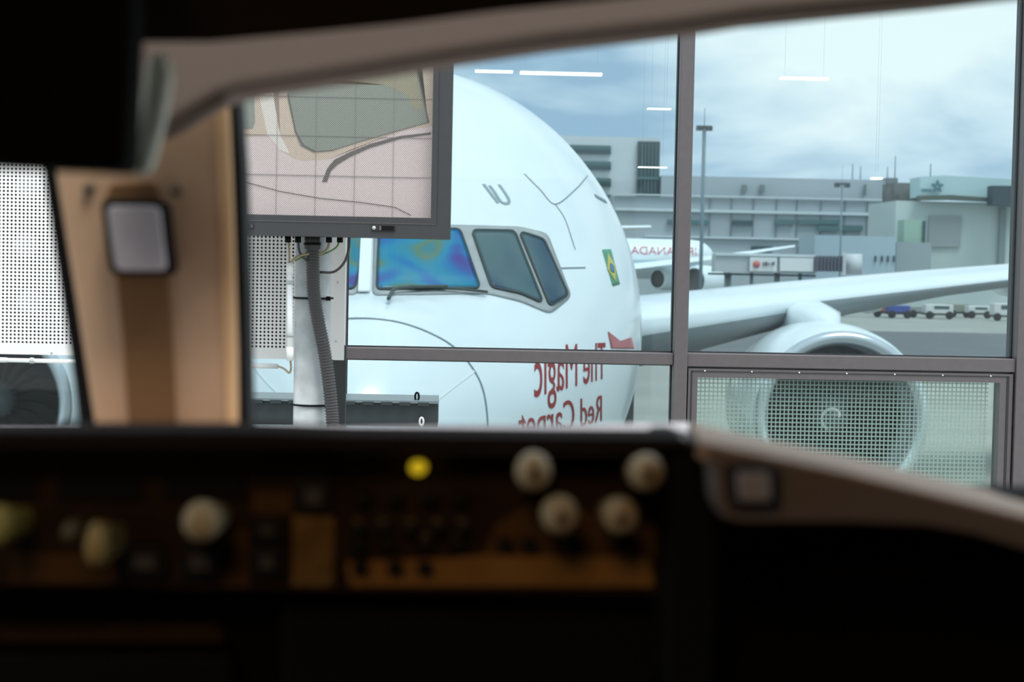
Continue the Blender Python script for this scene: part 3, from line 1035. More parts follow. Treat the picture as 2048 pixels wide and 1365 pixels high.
add_box(bm, qx0, qx1, QY + 0.001, QY + 0.05, qz0, qz0 + 0.006)
fin('panel_flange', bm, M_perf, PP)
box('panel_post', P(664, 780, QY).x, P(691, 780, QY).x, QY + 0.004, QY + 0.045, 0.0, qz0 + 0.05, mat('dark_post', (0.03, 0.03, 0.03), 0.6), PP)
box('added_backing', qx0 + 0.01, qx1 - 0.01, QY + 0.05, QY + 0.06, qz0 + 0.008, qz1 - 0.01, M_back, PP)  # sheet added so that the holes look dark
for (x, y) in ((103, 706), (676, 565), (672, 683)):
    p = P(x, y, QY)
    lathe('screw', [(-0.003, 0.0004), (-0.003, 0.0032), (0, 0.004)], (p.x, QY, p.z), M_galv, sheet, n=10)
M_disc = mat('pale_disc_paint', (0.62, 0.68, 0.70), 0.5)  # pale discs added behind the holes for the whitish spots
for (x, y) in ((48, 490), (55, 604), (50, 372)):
    p = P(x, y, QY)
    lathe('pale_disc', [(0.0, 0.0005), (0.0, 0.040), (0.01, 0.042)], (p.x, QY + 0.03, p.z), M_disc, PP, n=24)
# two feet carrying the panel
box('panel_post', P(250, 700, QY).x, P(250, 700, QY).x + 0.05, QY + 0.062, QY + 0.12, 0.0, qz1 - 0.1, M_galv, PP)
box('panel_post', px_ - 0.02, px_ + 0.03, QY + 0.062, QY + 0.12, 0.0, qz1 - 0.1, M_galv, PP)

# dark ledge casing at the foot of the glass, a lifting ring and its reflection built as a black ring
LY = 8.26
LB = thing('steel_ledge', 'dark blue-grey steel channel in front of the glass below the transom', 'channel', (P(690, 840, LY).x, LY, P(690, 840, LY).z))
lx0, lx1 = P(420, 820, LY).x, P(876, 820, LY).x
lz1 = P(690, 800, LY).z; lz0 = P(690, 853, LY).z
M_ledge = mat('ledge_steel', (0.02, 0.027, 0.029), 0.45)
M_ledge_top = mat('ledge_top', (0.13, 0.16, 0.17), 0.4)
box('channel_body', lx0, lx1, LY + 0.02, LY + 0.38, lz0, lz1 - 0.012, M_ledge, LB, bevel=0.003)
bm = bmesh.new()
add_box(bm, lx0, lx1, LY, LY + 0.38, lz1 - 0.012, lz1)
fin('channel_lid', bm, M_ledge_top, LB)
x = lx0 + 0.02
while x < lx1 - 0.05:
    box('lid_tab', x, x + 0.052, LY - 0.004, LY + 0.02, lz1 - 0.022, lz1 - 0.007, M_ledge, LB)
    x += 0.086
for (x, y, Y_, m_, lb) in ((834, 794, LY + 0.06, M_black, 'black ring on the steel channel, built for the reflection of the bright ring bolt'), (843, 844, LY - 0.02, mat('ring_white', (0.6, 0.6, 0.58), 0.35), 'bright metal ring bolt just above the glareshield edge')):
    c = P(x, y, Y_)
    bm = bmesh.new()
    ring = [(c.x + 0.009 * math.cos(a), Y_, c.z + 0.019 * math.sin(a)) for a in [2 * PI * k / 24 for k in range(25)]]
    add_tube(bm, ring, 0.0048, 8, cap=False)
    add_tube(bm, [(c.x, Y_, c.z - 0.018), (c.x, Y_ + (0.03 if Y_ < LY else 0), c.z - 0.018 - (0 if Y_ < LY else 0.02))], 0.007, 8)
    tag(fin('ring_bolt', bm, m_, None, smooth=True), lb, 'ring bolt', 'ring bolts by the channel')
# =================================================================== BACKGROUND (reflected apron and buildings, built mirrored behind the glass)
M_bwall = mat('pale_cladding', (0.62, 0.66, 0.68), 0.7, noise=0.05, nscale=0.1)
M_bwall2 = mat('grey_cladding', (0.41, 0.455, 0.48), 0.7, noise=0.07, nscale=0.08)
M_bwall3 = mat('white_green_cladding', (0.56, 0.63, 0.61), 0.7, noise=0.04, nscale=0.1)
M_bdark = mat('dark_glazing', (0.055, 0.095, 0.10), 0.3)
M_bglz = mat('green_glazing', (0.10, 0.18, 0.18), 0.3)
M_bband = mat('light_band', (0.60, 0.66, 0.68), 0.6)

def base(px, Y):
    return (P(px, 600, Y).x, Y, 0.0)
def bbox(name, px0, pytop, px1, Y, depth, m, parent, bottom=0.0):
    x0, x1 = P(px0, pytop, Y).x, P(px1, pytop, Y).x
    z1_ = P((px0 + px1) / 2, pytop, Y).z
    return box(name, x0, x1, Y, Y + depth, bottom, z1_, m, parent)

OB = thing('mirrored_office_block', 'mirror image of a pale tall office block with dark window bands, right of the airliner crown', 'building', base(1240, 315))
bbox('mirrored_block_wall', 1060, 273, 1321, 315, 30, M_bwall, OB)
for y in (290, 322, 355, 388):
    w_ = pbox('window_band', 1080, y, 1222, y + 17, 314.55, 0.5, M_bglz, OB)
    pbox('window_shade', 1080, y + 8, 1222, y + 17, 314.25, 0.15, M_bdark, w_)
cg = pbox('glazed_corner', 1275, 283, 1319, 395, 314.1, 1.0, M_bdark, OB)
for x in (1282, 1289, 1296, 1303, 1310):
    pbox('glazing_bar', x, 286, x + 2, 393, 313.8, 0.2, M_bglz, cg)
pbox('glazing_floor_edge', 1275, 354, 1319, 359, 313.65, 0.2, M_bglz, cg)

TB = thing('terminal_building', 'long low grey terminal building across the background', 'building', base(1560, 300))
bbox('mirrored_terminal_wall', 1225, 398, 1800, 300, 8.9, M_bwall2, TB)
bbox('mirrored_upper_storey', 1323, 356, 1775, 312, 26, M_bwall2, TB)
bbox('upper_end', 1775, 356, 1796, 311.25, 20, mat('end_cladding', (0.20, 0.22, 0.235), 0.7), TB)
for (a, b, c, d) in ((1230, 393, 1800, 396), (1230, 421, 1795, 427), (1290, 474, 1640, 478), (1310, 505, 1560, 507)):
    pbox('light_band', a, b, c, d, 299.4, 0.5, M_bband, TB)
for (a, b, c, d, m_) in ((1335, 440, 1418, 448, M_bglz), (1465, 441, 1506, 450, M_bdark), (1550, 440, 1590, 449, M_bglz), (1597, 440, 1640, 449, M_bglz), (1640, 440, 1680, 449, M_bglz),
                         (1636, 451, 1678, 462, M_bglz), (1682, 451, 1726, 462, M_bglz), (1774, 452, 1789, 462, M_bdark), (1503, 493, 1546, 502, M_bdark), (1596, 493, 1618, 501, M_bglz)):
    pbox('terminal_window', a, b, c, d, 299.25, 0.5, m_, TB)
for (a, b, c, d) in ((1485, 370, 1494, 384), (1520, 370, 1530, 384), (1729, 369, 1733, 391)):
    pbox('roof_vent', a, b, c, d, 311.1, 0.6, mat('vent_dark', (0.17, 0.21, 0.21), 0.6), TB)
bm = bmesh.new()
for x in (1365, 1420, 1463, 1507, 1553, 1594, 1642, 1690, 1735):
    X = P(x, 410, 299.85).x
    add_box(bm, X - 0.1, X + 0.1, 299.77, 300.15, P(1500, 474, 300).z, P(1500, 398, 300).z)
fin('panel_joints', bm, mat('joint_grey', (0.22, 0.25, 0.26), 0.7), TB)

AN = thing('service_annex', 'smooth pale blue annex in front of the terminal, right of the jet bridge', 'building', base(1700, 255))
bbox('annex_wall', 1630, 472, 1792, 255, 12, mat('blue_grey_cladding', (0.41, 0.50, 0.56), 0.6, noise=0.05, nscale=0.1), AN)
for x in (1750, 1763, 1775, 1787):
    pbox('slot_window', x, 512, x + 3, 524, 254.7, 0.3, M_bdark, AN)

HG = thing('hangar_building', 'pale green-white building with a curved dark eave at the right', 'building', base(1920, 270))
bbox('mirrored_hangar_wall', 1792, 405, 2120, 270, 18, M_bwall3, HG)
bm = bmesh.new()
add_prism(bm, [(1840, 354), (1890, 351), (1990, 357), (2120, 362), (2120, 402), (1990, 397), (1900, 392), (1840, 394)], 268.5, 6)
fin('roof_fascia', bm, mat('aqua_fascia', (0.50, 0.66, 0.67), 0.5), HG)
bm = bmesh.new()
add_prism(bm, [(1838, 392), (1900, 390), (1985, 396), (2120, 404), (2120, 411), (1985, 404), (1900, 400), (1838, 401)], 267.6, 1.5)
fin('dark_eave', bm, mat('olive_eave', (0.12, 0.14, 0.11), 0.7), HG)
bbox('link_roof', 1790, 366, 1842, 276, 8, mat('link_dark', (0.16, 0.16, 0.15), 0.7, noise=0.4, nscale=0.5), HG, bottom=P(1816, 404, 276).z)
pbox('grey_door_panel', 1858, 432, 1922, 494, 269.55, 0.4, mat('door_panel_grey', (0.35, 0.38, 0.38), 0.7), HG)
pbox('dark_roof_box', 1986, 372, 2050, 411, 264, 3, mat('roof_box_dark', (0.06, 0.08, 0.09), 0.6), HG)
pbox('grey_column', 1998, 415, 2011, 560, 269.25, 0.5, mat('column_grey', (0.24, 0.29, 0.29), 0.7), HG)
gb = pbox('green_cabin', 1808, 440, 1847, 486, 262.5, 4, mat('cabin_green', (0.36, 0.50, 0.40), 0.6), HG)
pbox('cabin_sill', 1808, 487, 1848, 495, 262.2, 4, M_bdark, gb)
pbox('cabin_edge', 1846, 442, 1851, 486, 262.2, 4, M_bdark, gb)
# emblem on the fascia
M_embl = mat('emblem_teal', (0.12, 0.24, 0.26), 0.6)
bm = bmesh.new()
star = []
for k in range(5):
    a0 = PI / 2 + 2 * PI * k / 5 * 2
    a1 = PI / 2 + 2 * PI * (k + 1) / 5 * 2
    c = P(1875, 373, 267.9)
    p0 = c + Vector((0.93 * math.cos(a0), 0, 0.93 * math.sin(a0)))
    p1 = c + Vector((0.93 * math.cos(a1), 0, 0.93 * math.sin(a1)))
    add_tube(bm, [p0, p1], 0.15, 6)
add_pbox(bm, 1843, 378, 1864, 384, 267.9, 0.2)
fin('roof_emblem', bm, M_embl, HG)
pbox('lower_wall', 1792, 485, 1862, 560, 258, 3, mat('lower_wall_grey', (0.34, 0.39, 0.40), 0.7), HG)

# masts
def mast(px, pytop, pybase, Y, r, label, cat='lamp post', heads=True):
    zt_ = P(px, pytop, Y).z
    x = P(px, (pytop + 400) / 2, Y).x
    t = thing('floodlight_mast', label, cat, (x, Y, 0))
    tube('mast_pole', [(x, Y, 0), (x, Y, zt_)], r, mat('mast_steel', (0.17, 0.23, 0.26), 0.6), t, n=10)
    tube('lightning_rod', [(x, Y, zt_), (x, Y, zt_ + 1.0 * Y / 100)], r * 0.2, M_wire, t, n=6)
    wd = Y * 0.0044
    hb = box('lamp_crossbar', x - wd, x + wd, Y - 0.15, Y + 0.15, zt_ - 0.10 * Y / 100, zt_ + 0.02, mat('mast_head', (0.09, 0.12, 0.13), 0.6), t)
    for s in (-0.85, -0.45, 0.45, 0.85):
        box('floodlight', x + wd * s - wd * 0.15, x + wd * s + wd * 0.15, Y - 0.3, Y + 0.3, zt_ - 0.26 * Y / 100, zt_ - 0.05 * Y / 100, mat('mast_head', (0, 0, 0)), t)
mast(1407, 252, 600, 120, 0.13, 'tall grey floodlight mast just right of the centre mullion')
mast(1684, 366, 450, 247.5, 0.11, 'shorter floodlight mast in front of the terminal wall')
for (x, a, lb) in ((1705, 328, 'thin antenna on the terminal roof, leftmost'), (1721, 333, 'thin antenna on the terminal roof, second from left'),
                   (1775, 334, 'thin antenna near the right end of the terminal roof'), (1790, 312, 'tallest antenna at the end of the terminal roof'), (1861, 328, 'thin antenna on the aqua roof fascia')):
    Yq = 313.5 if x < 1800 else 271.5
    X = P(x, 345, Yq).x
    zt_ = P(x, a, Yq).z
    t = tag(tube('roof_antenna', [(X, Yq, P(x, 358, Yq).z - 0.3), (X, Yq, zt_)], 0.09, mat('mast_steel', (0, 0, 0)), None, n=6), lb, 'antenna', 'roof antennas')

# second airliner, further off
A2 = thing('airliner', 'small distant white airliner with pink-red lettering, beside the centre mullion', 'airplane', (P(1345, 560, 258).x, 258, 0))
cx2, cy2, cz2 = P(1345, 517, 258).x, 258, P(1345, 519, 258).z
M_paint2 = mat('far_white_paint', (0.78, 0.86, 0.88), 0.4)
Lf = P(1430, 517, 258).x - cx2
prof = [(-40, 2.85), (-9, 2.93), (Lf * 0.4, 2.93), (Lf * 0.6, 2.78), (Lf * 0.75, 2.4), (Lf * 0.88, 1.72), (Lf * 0.96, 0.97), (Lf, 0.08)]
fu = lathe('fuselage', prof, (cx2, cy2, cz2), M_paint2, A2, axis='X', n=40)
# blue underside
bm = bmesh.new()
add_box(bm, cx2 - 20, cx2 + Lf * 0.55, cy2 - 2.97, cy2 - 2.7, cz2 - 1.1, cz2 - 0.2)
fin('blue_stripe', bm, mat('ice_blue', (0.42, 0.58, 0.64), 0.5), fu)
# lettering
cu = bpy.data.curves.new('t', 'FONT'); cu.body = 'AIR CANADA'
ob = bpy.data.objects.new('t', cu); COL.objects.link(ob)
dg = bpy.context.evaluated_depsgraph_get()
me = bpy.data.meshes.new_from_object(ob.evaluated_get(dg))
bpy.data.objects.remove(ob)
xs_ = [v.co.x for v in me.vertices]; w0, w1 = min(xs_), max(xs_)
XR, XL = P(1412, 500, 255).x, P(1262, 500, 255).x
ZB, ZT = P(1340, 510, 255).z, P(1340, 494, 255).z
for v in me.vertices:
    u = (v.co.x - w0) / (w1 - w0)
    z = ZB + (ZT - ZB) * v.co.y / 0.7
    xx = XR + (XL - XR) * u
    k_ = min(1.0, max(0.0, (xx - cx2) / Lf))
    rr_ = 2.93 if k_ < 0.4 else (2.93 - 1.35 * ((k_ - 0.4) / 0.48) ** 1.8)
    dz = z - cz2
    yy = cy2 - math.sqrt(max(0.2, rr_ * rr_ - dz * dz)) - 0.06
    v.co = Vector((xx, yy, z))
link('lettering', me, mat('far_red', (0.55, 0.12, 0.16), 0.6), fu)
# wing, root to tip
bm = bmesh.new()
def far_wing(pts_le, pts_te, Ys, Yt):
    a = [P(x, y, Yy) for (x, y), Yy in zip(pts_le, Ys)]
    b = [P(x, y, Yy) for (x, y), Yy in zip(pts_te, Yt)]
    V = []
    for p, q, t_h in zip(a, b, (0.52, 0.33, 0.09)):
        V.append([bm.verts.new(p), bm.verts.new((p + q) / 2 + Vector((0, 0, t_h))), bm.verts.new(q), bm.verts.new((p + q) / 2 - Vector((0, 0, t_h)))])
    for i in range(len(V) - 1):
        for k in range(4):
            bm.faces.new((V[i][k], V[i][(k + 1) % 4], V[i + 1][(k + 1) % 4], V[i + 1][k]))
    bm.faces.new(V[0]); bm.faces.new(V[-1])
far_wing([(1250, 541), (1430, 519), (1590, 494)], [(1250, 531), (1430, 512), (1590, 490)], (249, 246, 244.5), (255, 252, 249))
fin('wing', bm, M_paint2, A2, smooth=False)
for (ex, ey, rr) in ((1388, 563, 2.1), (1335, 560, 1.5)):
    c = P(ex, ey, 240)
    c = Vector((c.x, 240 if rr > 2 else 252, c.z))
    d = Vector((0.72, 0.69, 0)).normalized()
    bm = bmesh.new()
    add_lathe(bm, [(0.0, rr * 0.84), (-0.04, rr * 0.90), (0.15, rr * 0.98), (1.2, rr * 1.06), (3.0, rr * 1.04), (4.8, rr * 0.85), (5.7, rr * 0.6)], (0, 0, 0), 'Y', 32)
    rot = Matrix.Rotation(-math.atan2(d.x, d.y), 3, 'Z')
    for v in bm.verts: v.co = rot @ v.co + c
    n_ = fin('engine_nacelle', bm, M_paint2, A2, smooth=True)
    bm = bmesh.new()
    add_lathe(bm, [(0.5, rr * 0.85), (0.5, 0.01)], (0, 0, 0), 'Y', 32)
    add_lathe(bm, [(0.0, rr * 0.84), (0.5, rr * 0.85)], (0, 0, 0), 'Y', 32)
    for v in bm.verts: v.co = rot @ v.co + c
    fin('intake', bm, mat('far_intake', (0.12, 0.11, 0.10), 0.6), n_, smooth=True)
gz = tube('landing_gear_strut', [(cx2 + 2, 258, 0.0), (cx2 + 2, 258, cz2 - 1.4)], 0.25, M_galv, A2)

# jet bridge
JB = thing('jet_bridge', 'grey passenger jet bridge with white sign panels and round cab', 'jet bridge', base(1590, 225))
M_jb = mat('bridge_grey', (0.46, 0.49, 0.51), 0.6, noise=0.06, nscale=0.3)
pbox('bridge_tunnel', 1430, 512, 1632, 546, 225, 3, M_jb, JB)
pbox('bridge_roof', 1432, 508, 1632, 513, 224.7, 3.4, M_bband, JB)
sg = pbox('sign_panel', 1500, 515, 1554, 543, 224.4, 0.3, mat('sign_white', (0.74, 0.76, 0.76), 0.5), JB)
c = P(1513, 529, 224.25)
lathe('sign_emblem', [(-0.05, 0.005), (-0.05, 0.45), (0.05, 0.45)], (c.x, 224.25, c.z), mat('sign_red', (0.62, 0.16, 0.14), 0.5), sg, n=20)
bm = bmesh.new()
for (a, b, c_, d) in ((1526, 525, 1528, 532), (1530, 524, 1534, 532), (1536, 525, 1538, 532), (1542, 526, 1543, 531), (1545, 524, 1549, 531)):
    add_pbox(bm, a, b, c_, d, 224.1, 0.15)
fin('sign_lettering', bm, mat('sign_black', (0.12, 0.12, 0.12), 0.5), sg)
pbox('sign_panel', 1560, 516, 1627, 543, 224.4, 0.3, mat('sign_white', (0, 0, 0)), JB)
M_bel = mat('bellows_grey', (0.24, 0.235, 0.27), 0.7)
bl_ = pbox('bellows', 1630, 513, 1684, 543, 224.1, 3.2, M_bel, JB)
bm = bmesh.new()
for x in range(1634, 1684, 7):
    add_pbox(bm, x, 512, x + 2.5, 544, 223.65, 0.4)
fin('bellows_folds', bm, mat('bellows_fold', (0.13, 0.13, 0.16), 0.7), bl_)
c = P(1706, 530, 226.5)
lathe('bridge_cab', [(P(1706, 549, 226.5).z, 1.12), (P(1706, 508, 226.5).z, 1.15)], (c.x, 226.5, 0), mat('cab_white', (0.62, 0.64, 0.66), 0.5), JB, axis='Z', n=24, cap=True)
pbox('cab_post', 1685, 505, 1692, 552, 224.25, 0.4, mat('cab_white', (0, 0, 0)), JB)
for x in (1452, 1459, 1503, 1552, 1556, 1600, 1688):
    X = P(x, 560, 227.25).x
    tube('support_leg', [(X, 227.25, 0), (X, 227.25, P(x, 546, 225).z)], 0.24, mat('leg_grey', (0.32, 0.36, 0.37), 0.6), JB, n=10)
bm = bmesh.new()
add_pbox(bm, 1420, 548, 1632, 552, 225.75, 2)
fin('bridge_underframe', bm, mat('under_dark', (0.07, 0.085, 0.085), 0.7), JB)

# ground vehicles and equipment: each a chassis, a body and wheels
def cart(px, pyb, Y, wm, hm, m, label, name='baggage_cart', cat='cart', cab=False, group=None):
    wm *= 1.6; hm *= 1.5
    Y = 218 + (Y - 186) * 0.55
    x = P(px, pyb, Y).x
    t = thing(name, label, cat, (x, Y, 0), group)
    box('cart_body', x - wm / 2, x + wm / 2, Y, Y + 2.0, 0.7, 0.7 + hm, m, t, bevel=0.08)
    box('chassis', x - wm / 2 * 1.05, x + wm / 2 * 1.05, Y + 0.1, Y + 1.9, 0.5, 0.7, M_tyre, t)
    if cab:
        box('cab_window', x - wm * 0.2, x + wm * 0.35, Y - 0.03, Y + 0.1, 0.7 + hm * 0.5, 0.7 + hm * 0.85, M_bdark, t)
    for s in (-0.36, 0.36):
        lathe('wheel', [(-0.12, 0.15), (-0.12, 0.42), (-0.06, 0.5), (0.1, 0.5), (0.12, 0.15)], (x + s * wm, Y - 0.05, 0.5), M_tyre, t, n=20, cap=True)
VW = mat('vehicle_white', (0.62, 0.64, 0.62), 0.5)
cart(1800, 600, 192, 1.7, 0.6, mat('cart_blue', (0.05, 0.08, 0.30), 0.5), 'blue-covered baggage cart under the wing tip', cab=False)
cart(1845, 600, 201, 2.0, 0.5, mat('cart_grey', (0.30, 0.32, 0.31), 0.6), 'grey flat equipment cart beside the blue one')
cart(1880, 602, 192, 2.2, 0.75, VW, 'white low service truck with a large dark wheel', 'service_truck', 'truck', True)
cart(1920, 602, 210, 1.6, 0.7, mat('cart_olive', (0.25, 0.28, 0.22), 0.6), 'olive-grey cart behind the white service truck')
cart(1960, 602, 204, 1.8, 0.6, VW, 'white baggage tug near the right mullion', 'baggage_tug', 'tug', True)
cart(2012, 604, 186, 1.8, 1.0, VW, 'white van partly hidden by the right mullion', 'white_van', 'van', True)
cart(1290, 585, 225, 1.6, 0.7, mat('cart_brown', (0.30, 0.24, 0.20), 0.6), 'mirror image of a brown loaded cart beside the distant airliner engine')
cart(1310, 585, 219, 1.2, 1.0, mat('cart_teal', (0.12, 0.22, 0.22), 0.6), 'mirror image of a small teal tug between airliner nose and mullion', 'baggage_tug', 'tug')
cart(1440, 592, 228, 1.6, 0.5, mat('cart_navy', (0.07, 0.12, 0.28), 0.6), 'navy cart right of the distant engine')
cart(1475, 592, 240, 2.0, 0.9, mat('cart_grey2', (0.2, 0.22, 0.22), 0.6), 'dark grey loader parked beneath the jet bridge', 'baggage_loader', 'loader')
cart(1625, 575, 237, 2.2, 1.2, mat('cart_green', (0.16, 0.2, 0.15), 0.6), 'green-grey truck below the jet bridge bellows', 'service_truck', 'truck', True)
cart(1530, 590, 247.5, 2.4, 1.4, VW, 'white catering truck behind the jet bridge legs', 'catering_truck', 'truck', True)
cart(1770, 600, 198, 1.6, 0.5, mat('cart_red', (0.32, 0.14, 0.11), 0.6), 'reddish cart left of the blue cart')

# =================================================================== OUR FLIGHT DECK
M_tan = mat('tan_trim', (0.45, 0.285, 0.172), 0.65, noise=0.05, nscale=20, spec=0.25)
M_tan_highlight = mat('tan_highlight', (0.60, 0.37, 0.19), 0.6, spec=0.25)
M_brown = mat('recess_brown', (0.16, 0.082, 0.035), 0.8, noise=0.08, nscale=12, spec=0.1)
M_hdr = mat('header_trim', (0.22, 0.165, 0.135), 0.75, spec=0.15)
M_visor = mat('visor_black', (0.002, 0.0017, 0.0016), 0.9, spec=0.05)
M_felt = mat('glareshield_felt', (0.016, 0.012, 0.011), 0.9, spec=0.05)
M_gtop = mat('glareshield_top', (0.55, 0.50, 0.51), 0.85, spec=0.1)  # sky light on the felt top is put into this pale colour
M_panel = mat('brown_instrument_panel', (0.024, 0.013, 0.007), 0.7, noise=0.3, nscale=30, spec=0.1)
M_knob = mat('ivory_knob', (0.40, 0.33, 0.20), 0.45, spec=0.3)
M_plate = mat('lit_amber_plate', (0.24, 0.125, 0.035), 0.6, noise=0.15, nscale=40, spec=0.15)  # lit patches of the brown panel, put into an amber colour
M_side = mat('side_trim', (0.125, 0.10, 0.085), 0.7, spec=0.15)

# shell
cz = EYE.z
struct(box('floor_deck', -1.7, 1.7, -2.2, 1.9, cz - 1.35, cz - 1.3, M_felt)).name = 'floor.001'
struct(box('wall_left', -1.75, -1.7, -2.2, 0.25, cz - 1.3, cz + 0.75, M_hdr))
struct(box('wall_right', 1.7, 1.75, -2.2, 0.25, cz - 1.3, cz + 0.75, M_hdr))
struct(box('wall_rear', -1.7, 1.7, -2.25, -2.2, cz - 1.3, cz + 0.75, M_hdr))
struct(box('ceiling', -1.75, 1.75, -2.25, 0.9, cz + 0.75, cz + 0.8, M_hdr))
# below-window side walls up to the nose
for s, nm in ((-1, 'wall_left_front'), (1, 'wall_right_front')):
    bm = bmesh.new()
    add_box(bm, min(s * 1.7, s * 1.75), max(s * 1.7, s * 1.75), 0.25, 1.9, cz - 1.3, cz - 0.35)
    struct(fin(nm, bm, M_hdr))
struct(box('wall_front', -1.7, 1.7, 1.86, 1.9, cz - 1.3, cz - 0.36, M_felt))

# roof lining that hangs low at the front
bm = bmesh.new()
low = [(-1400, 60), (-200, 60), (250, 84), (420, 84), (620, 66), (800, 48), (1000, 22), (1200, 2), (1400, -22), (2000, -95), (3600, -260)]
a = [bm.verts.new(P(x, y, 1.2)) for x, y in low]
b = [bm.verts.new((v.co.x, 0.9, cz + 0.76)) for v in a]
c2 = [bm.verts.new(v.co + Vector((0, 0.02, 0.02))) for v in a]
d2 = [bm.verts.new(v.co + Vector((0, 0.02, 0.03))) for v in b]
for i in range(len(a) - 1):
    bm.faces.new((a[i], a[i + 1], b[i + 1], b[i]))
    bm.faces.new((c2[i + 1], c2[i], d2[i], d2[i + 1]))
    bm.faces.new((a[i + 1], a[i], c2[i], c2[i + 1]))
struct(fin('ceiling_front', bm, mat('roof_lining', (0.012, 0.008, 0.006), 0.9, spec=0.05)))

HD = thing('window_header', 'brown-grey trim above the windscreen, sloping up to the right', 'window trim', tuple(P(900, 100, 1.35)))
bm = bmesh.new()
hp1 = [(260, 80), (300, -120), (3300, -330), (3300, -240), (2300, -46), (1900, 2), (1500, 40), (1360, 62), (1100, 92), (900, 122), (700, 155), (480, 190), (440, 203), (340, 262), (262, 250)]
add_prism(bm, hp1, 1.35, 0.06)
fin('header_trim', bm, M_hdr, HD, bevel=0.012, seg=4)
hp2 = [(640, 158), (900, 118), (1100, 88), (1360, 58), (1500, 36), (1900, -3), (1900, 3), (1500, 43), (1360, 65), (1100, 96), (900, 127), (700, 160)]
prism('header_seal', hp2, 1.40, 0.03, M_black, HD)

VI = thing('visor_box', 'black box-shaped visor housing in the top left corner', 'visor', tuple(P(140, 200, 1.0)))
bm = bmesh.new()
add_prism(bm, [(-400, -300), (264, -300), (260, 60), (250, 344), (-60, 330), (-400, 326)], 1.0, 0.05)
fin('visor_body', bm, M_visor, VI, bevel=0.006)
prism('visor_highlight', [(292, 112), (330, 100), (342, 150), (326, 240), (298, 348), (256, 348), (276, 230)], 1.14, 0.02, mat('sage_highlight', (0.55, 0.56, 0.46), 0.6), VI, bevel=0.006)  # highlight on the box's right side, put into a sage colour

PL = thing('windscreen_pillar', 'tan centre pillar of the windscreen with dark edges', 'pillar', tuple(P(320, 860, 1.45)))
body = [(100, 240), (250, 90), (335, 95), (445, 196), (456, 205), (462, 330), (468, 520), (474, 700), (476, 905), (196, 905), (150, 600), (112, 360)]
bm = bmesh.new()
add_prism(bm, body, 1.45, 0.05)
pb = fin('pillar_body', bm, M_tan, PL, bevel=0.014, seg=5)
prism('pillar_highlight_strip', [(430, 206), (454, 200), (468, 520), (475, 905), (452, 905), (444, 520)], 1.446, 0.01, M_tan_highlight, PL, bevel=0.003)  # highlight along the right chamfer, put into a brighter tan strip
prism('pillar_seal', [(455, 190), (474, 185), (484, 330), (491, 560), (498, 905), (474, 905), (468, 520)], 1.46, 0.05, M_black, PL)
prism('pillar_seal', [(84, 325), (112, 325), (140, 520), (186, 800), (200, 905), (166, 905), (148, 760), (112, 520)], 1.46, 0.05, M_black, PL)
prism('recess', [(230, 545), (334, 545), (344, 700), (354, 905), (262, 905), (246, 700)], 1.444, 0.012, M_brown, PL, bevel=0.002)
prism('brown_notch', [(222, 368), (306, 364), (320, 402), (206, 404)], 1.444, 0.012, M_brown, PL, bevel=0.002)  # dark brown trapezoid above the lamp housing
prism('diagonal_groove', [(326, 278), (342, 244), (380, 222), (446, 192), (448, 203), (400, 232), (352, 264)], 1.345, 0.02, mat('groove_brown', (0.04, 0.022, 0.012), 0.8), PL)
rs = prism('lamp_housing', resample([(199, 398), (328, 398), (346, 552), (218, 552)], 22, 3), 1.415, 0.035, mat('housing_black', (0.008, 0.006, 0.006), 0.7, spec=0.1), PL, bevel=0.003)
prism('lamp_face', resample([(213, 412), (317, 412), (332, 541), (231, 541)], 14, 3), 1.408, 0.01, mat('grey_lens', (0.38, 0.335, 0.34), 0.6, noise=0.04, nscale=60), rs, bevel=0.002)
for (x, y) in ((176, 376), (350, 380)):
    p = P(x, y, 1.445)
    lathe('screw', [(-0.003, 0.0005), (-0.003, 0.004), (0.002, 0.005)], (p.x, 1.447, p.z), mat('screw_brown', (0.10, 0.07, 0.045), 0.6), pb, n=12)

# glareshield
GL = thing('glareshield', 'black glareshield hood with its sky-lit top edge coloured pale grey', 'dashboard', tuple(P(600, 1180, 1.2)))
bm = bmesh.new()
ft = [(-1500, 862), (-100, 862), (500, 862), (700, 868), (1100, 872), (1372, 874)]
bt = [(-1500, 846), (-100, 846), (500, 846), (700, 850), (1100, 851), (1378, 846)]
a = [bm.verts.new(P(x, y, 1.15)) for x, y in ft]
b = [bm.verts.new(P(x, y, 1.62)) for x, y in bt]
a2 = [bm.verts.new(v.co - Vector((0, 0, 0.012))) for v in a]
b2 = [bm.verts.new(v.co - Vector((0, 0, 0.012))) for v in b]
for i in range(len(a) - 1):
    bm.faces.new((a[i], a[i + 1], b[i + 1], b[i]))
    bm.faces.new((a2[i + 1], a2[i], b2[i], b2[i + 1]))
    bm.faces.new((a2[i], a2[i + 1], a[i + 1], a[i]))
    bm.faces.new((b[i], b[i + 1], b2[i + 1], b2[i]))
bm.faces.new((a[-1], a2[-1], b2[-1], b[-1])); bm.faces.new((a2[0], a[0], b[0], b2[0]))
fin('glareshield_top', bm, M_gtop, GL)
prism('glareshield_lip', [(-1500, 864), (500, 864), (700, 871), (1100, 875), (1374, 877), (1380, 905), (-1500, 905)], 1.12, 0.07, M_felt, GL, bevel=0.006)
prism('glareshield_end', [(1330, 884), (1378, 884), (1436, 906), (1440, 1060), (1420, 1400), (1330, 1400)], 1.13, 0.12, M_black, GL, bevel=0.006)

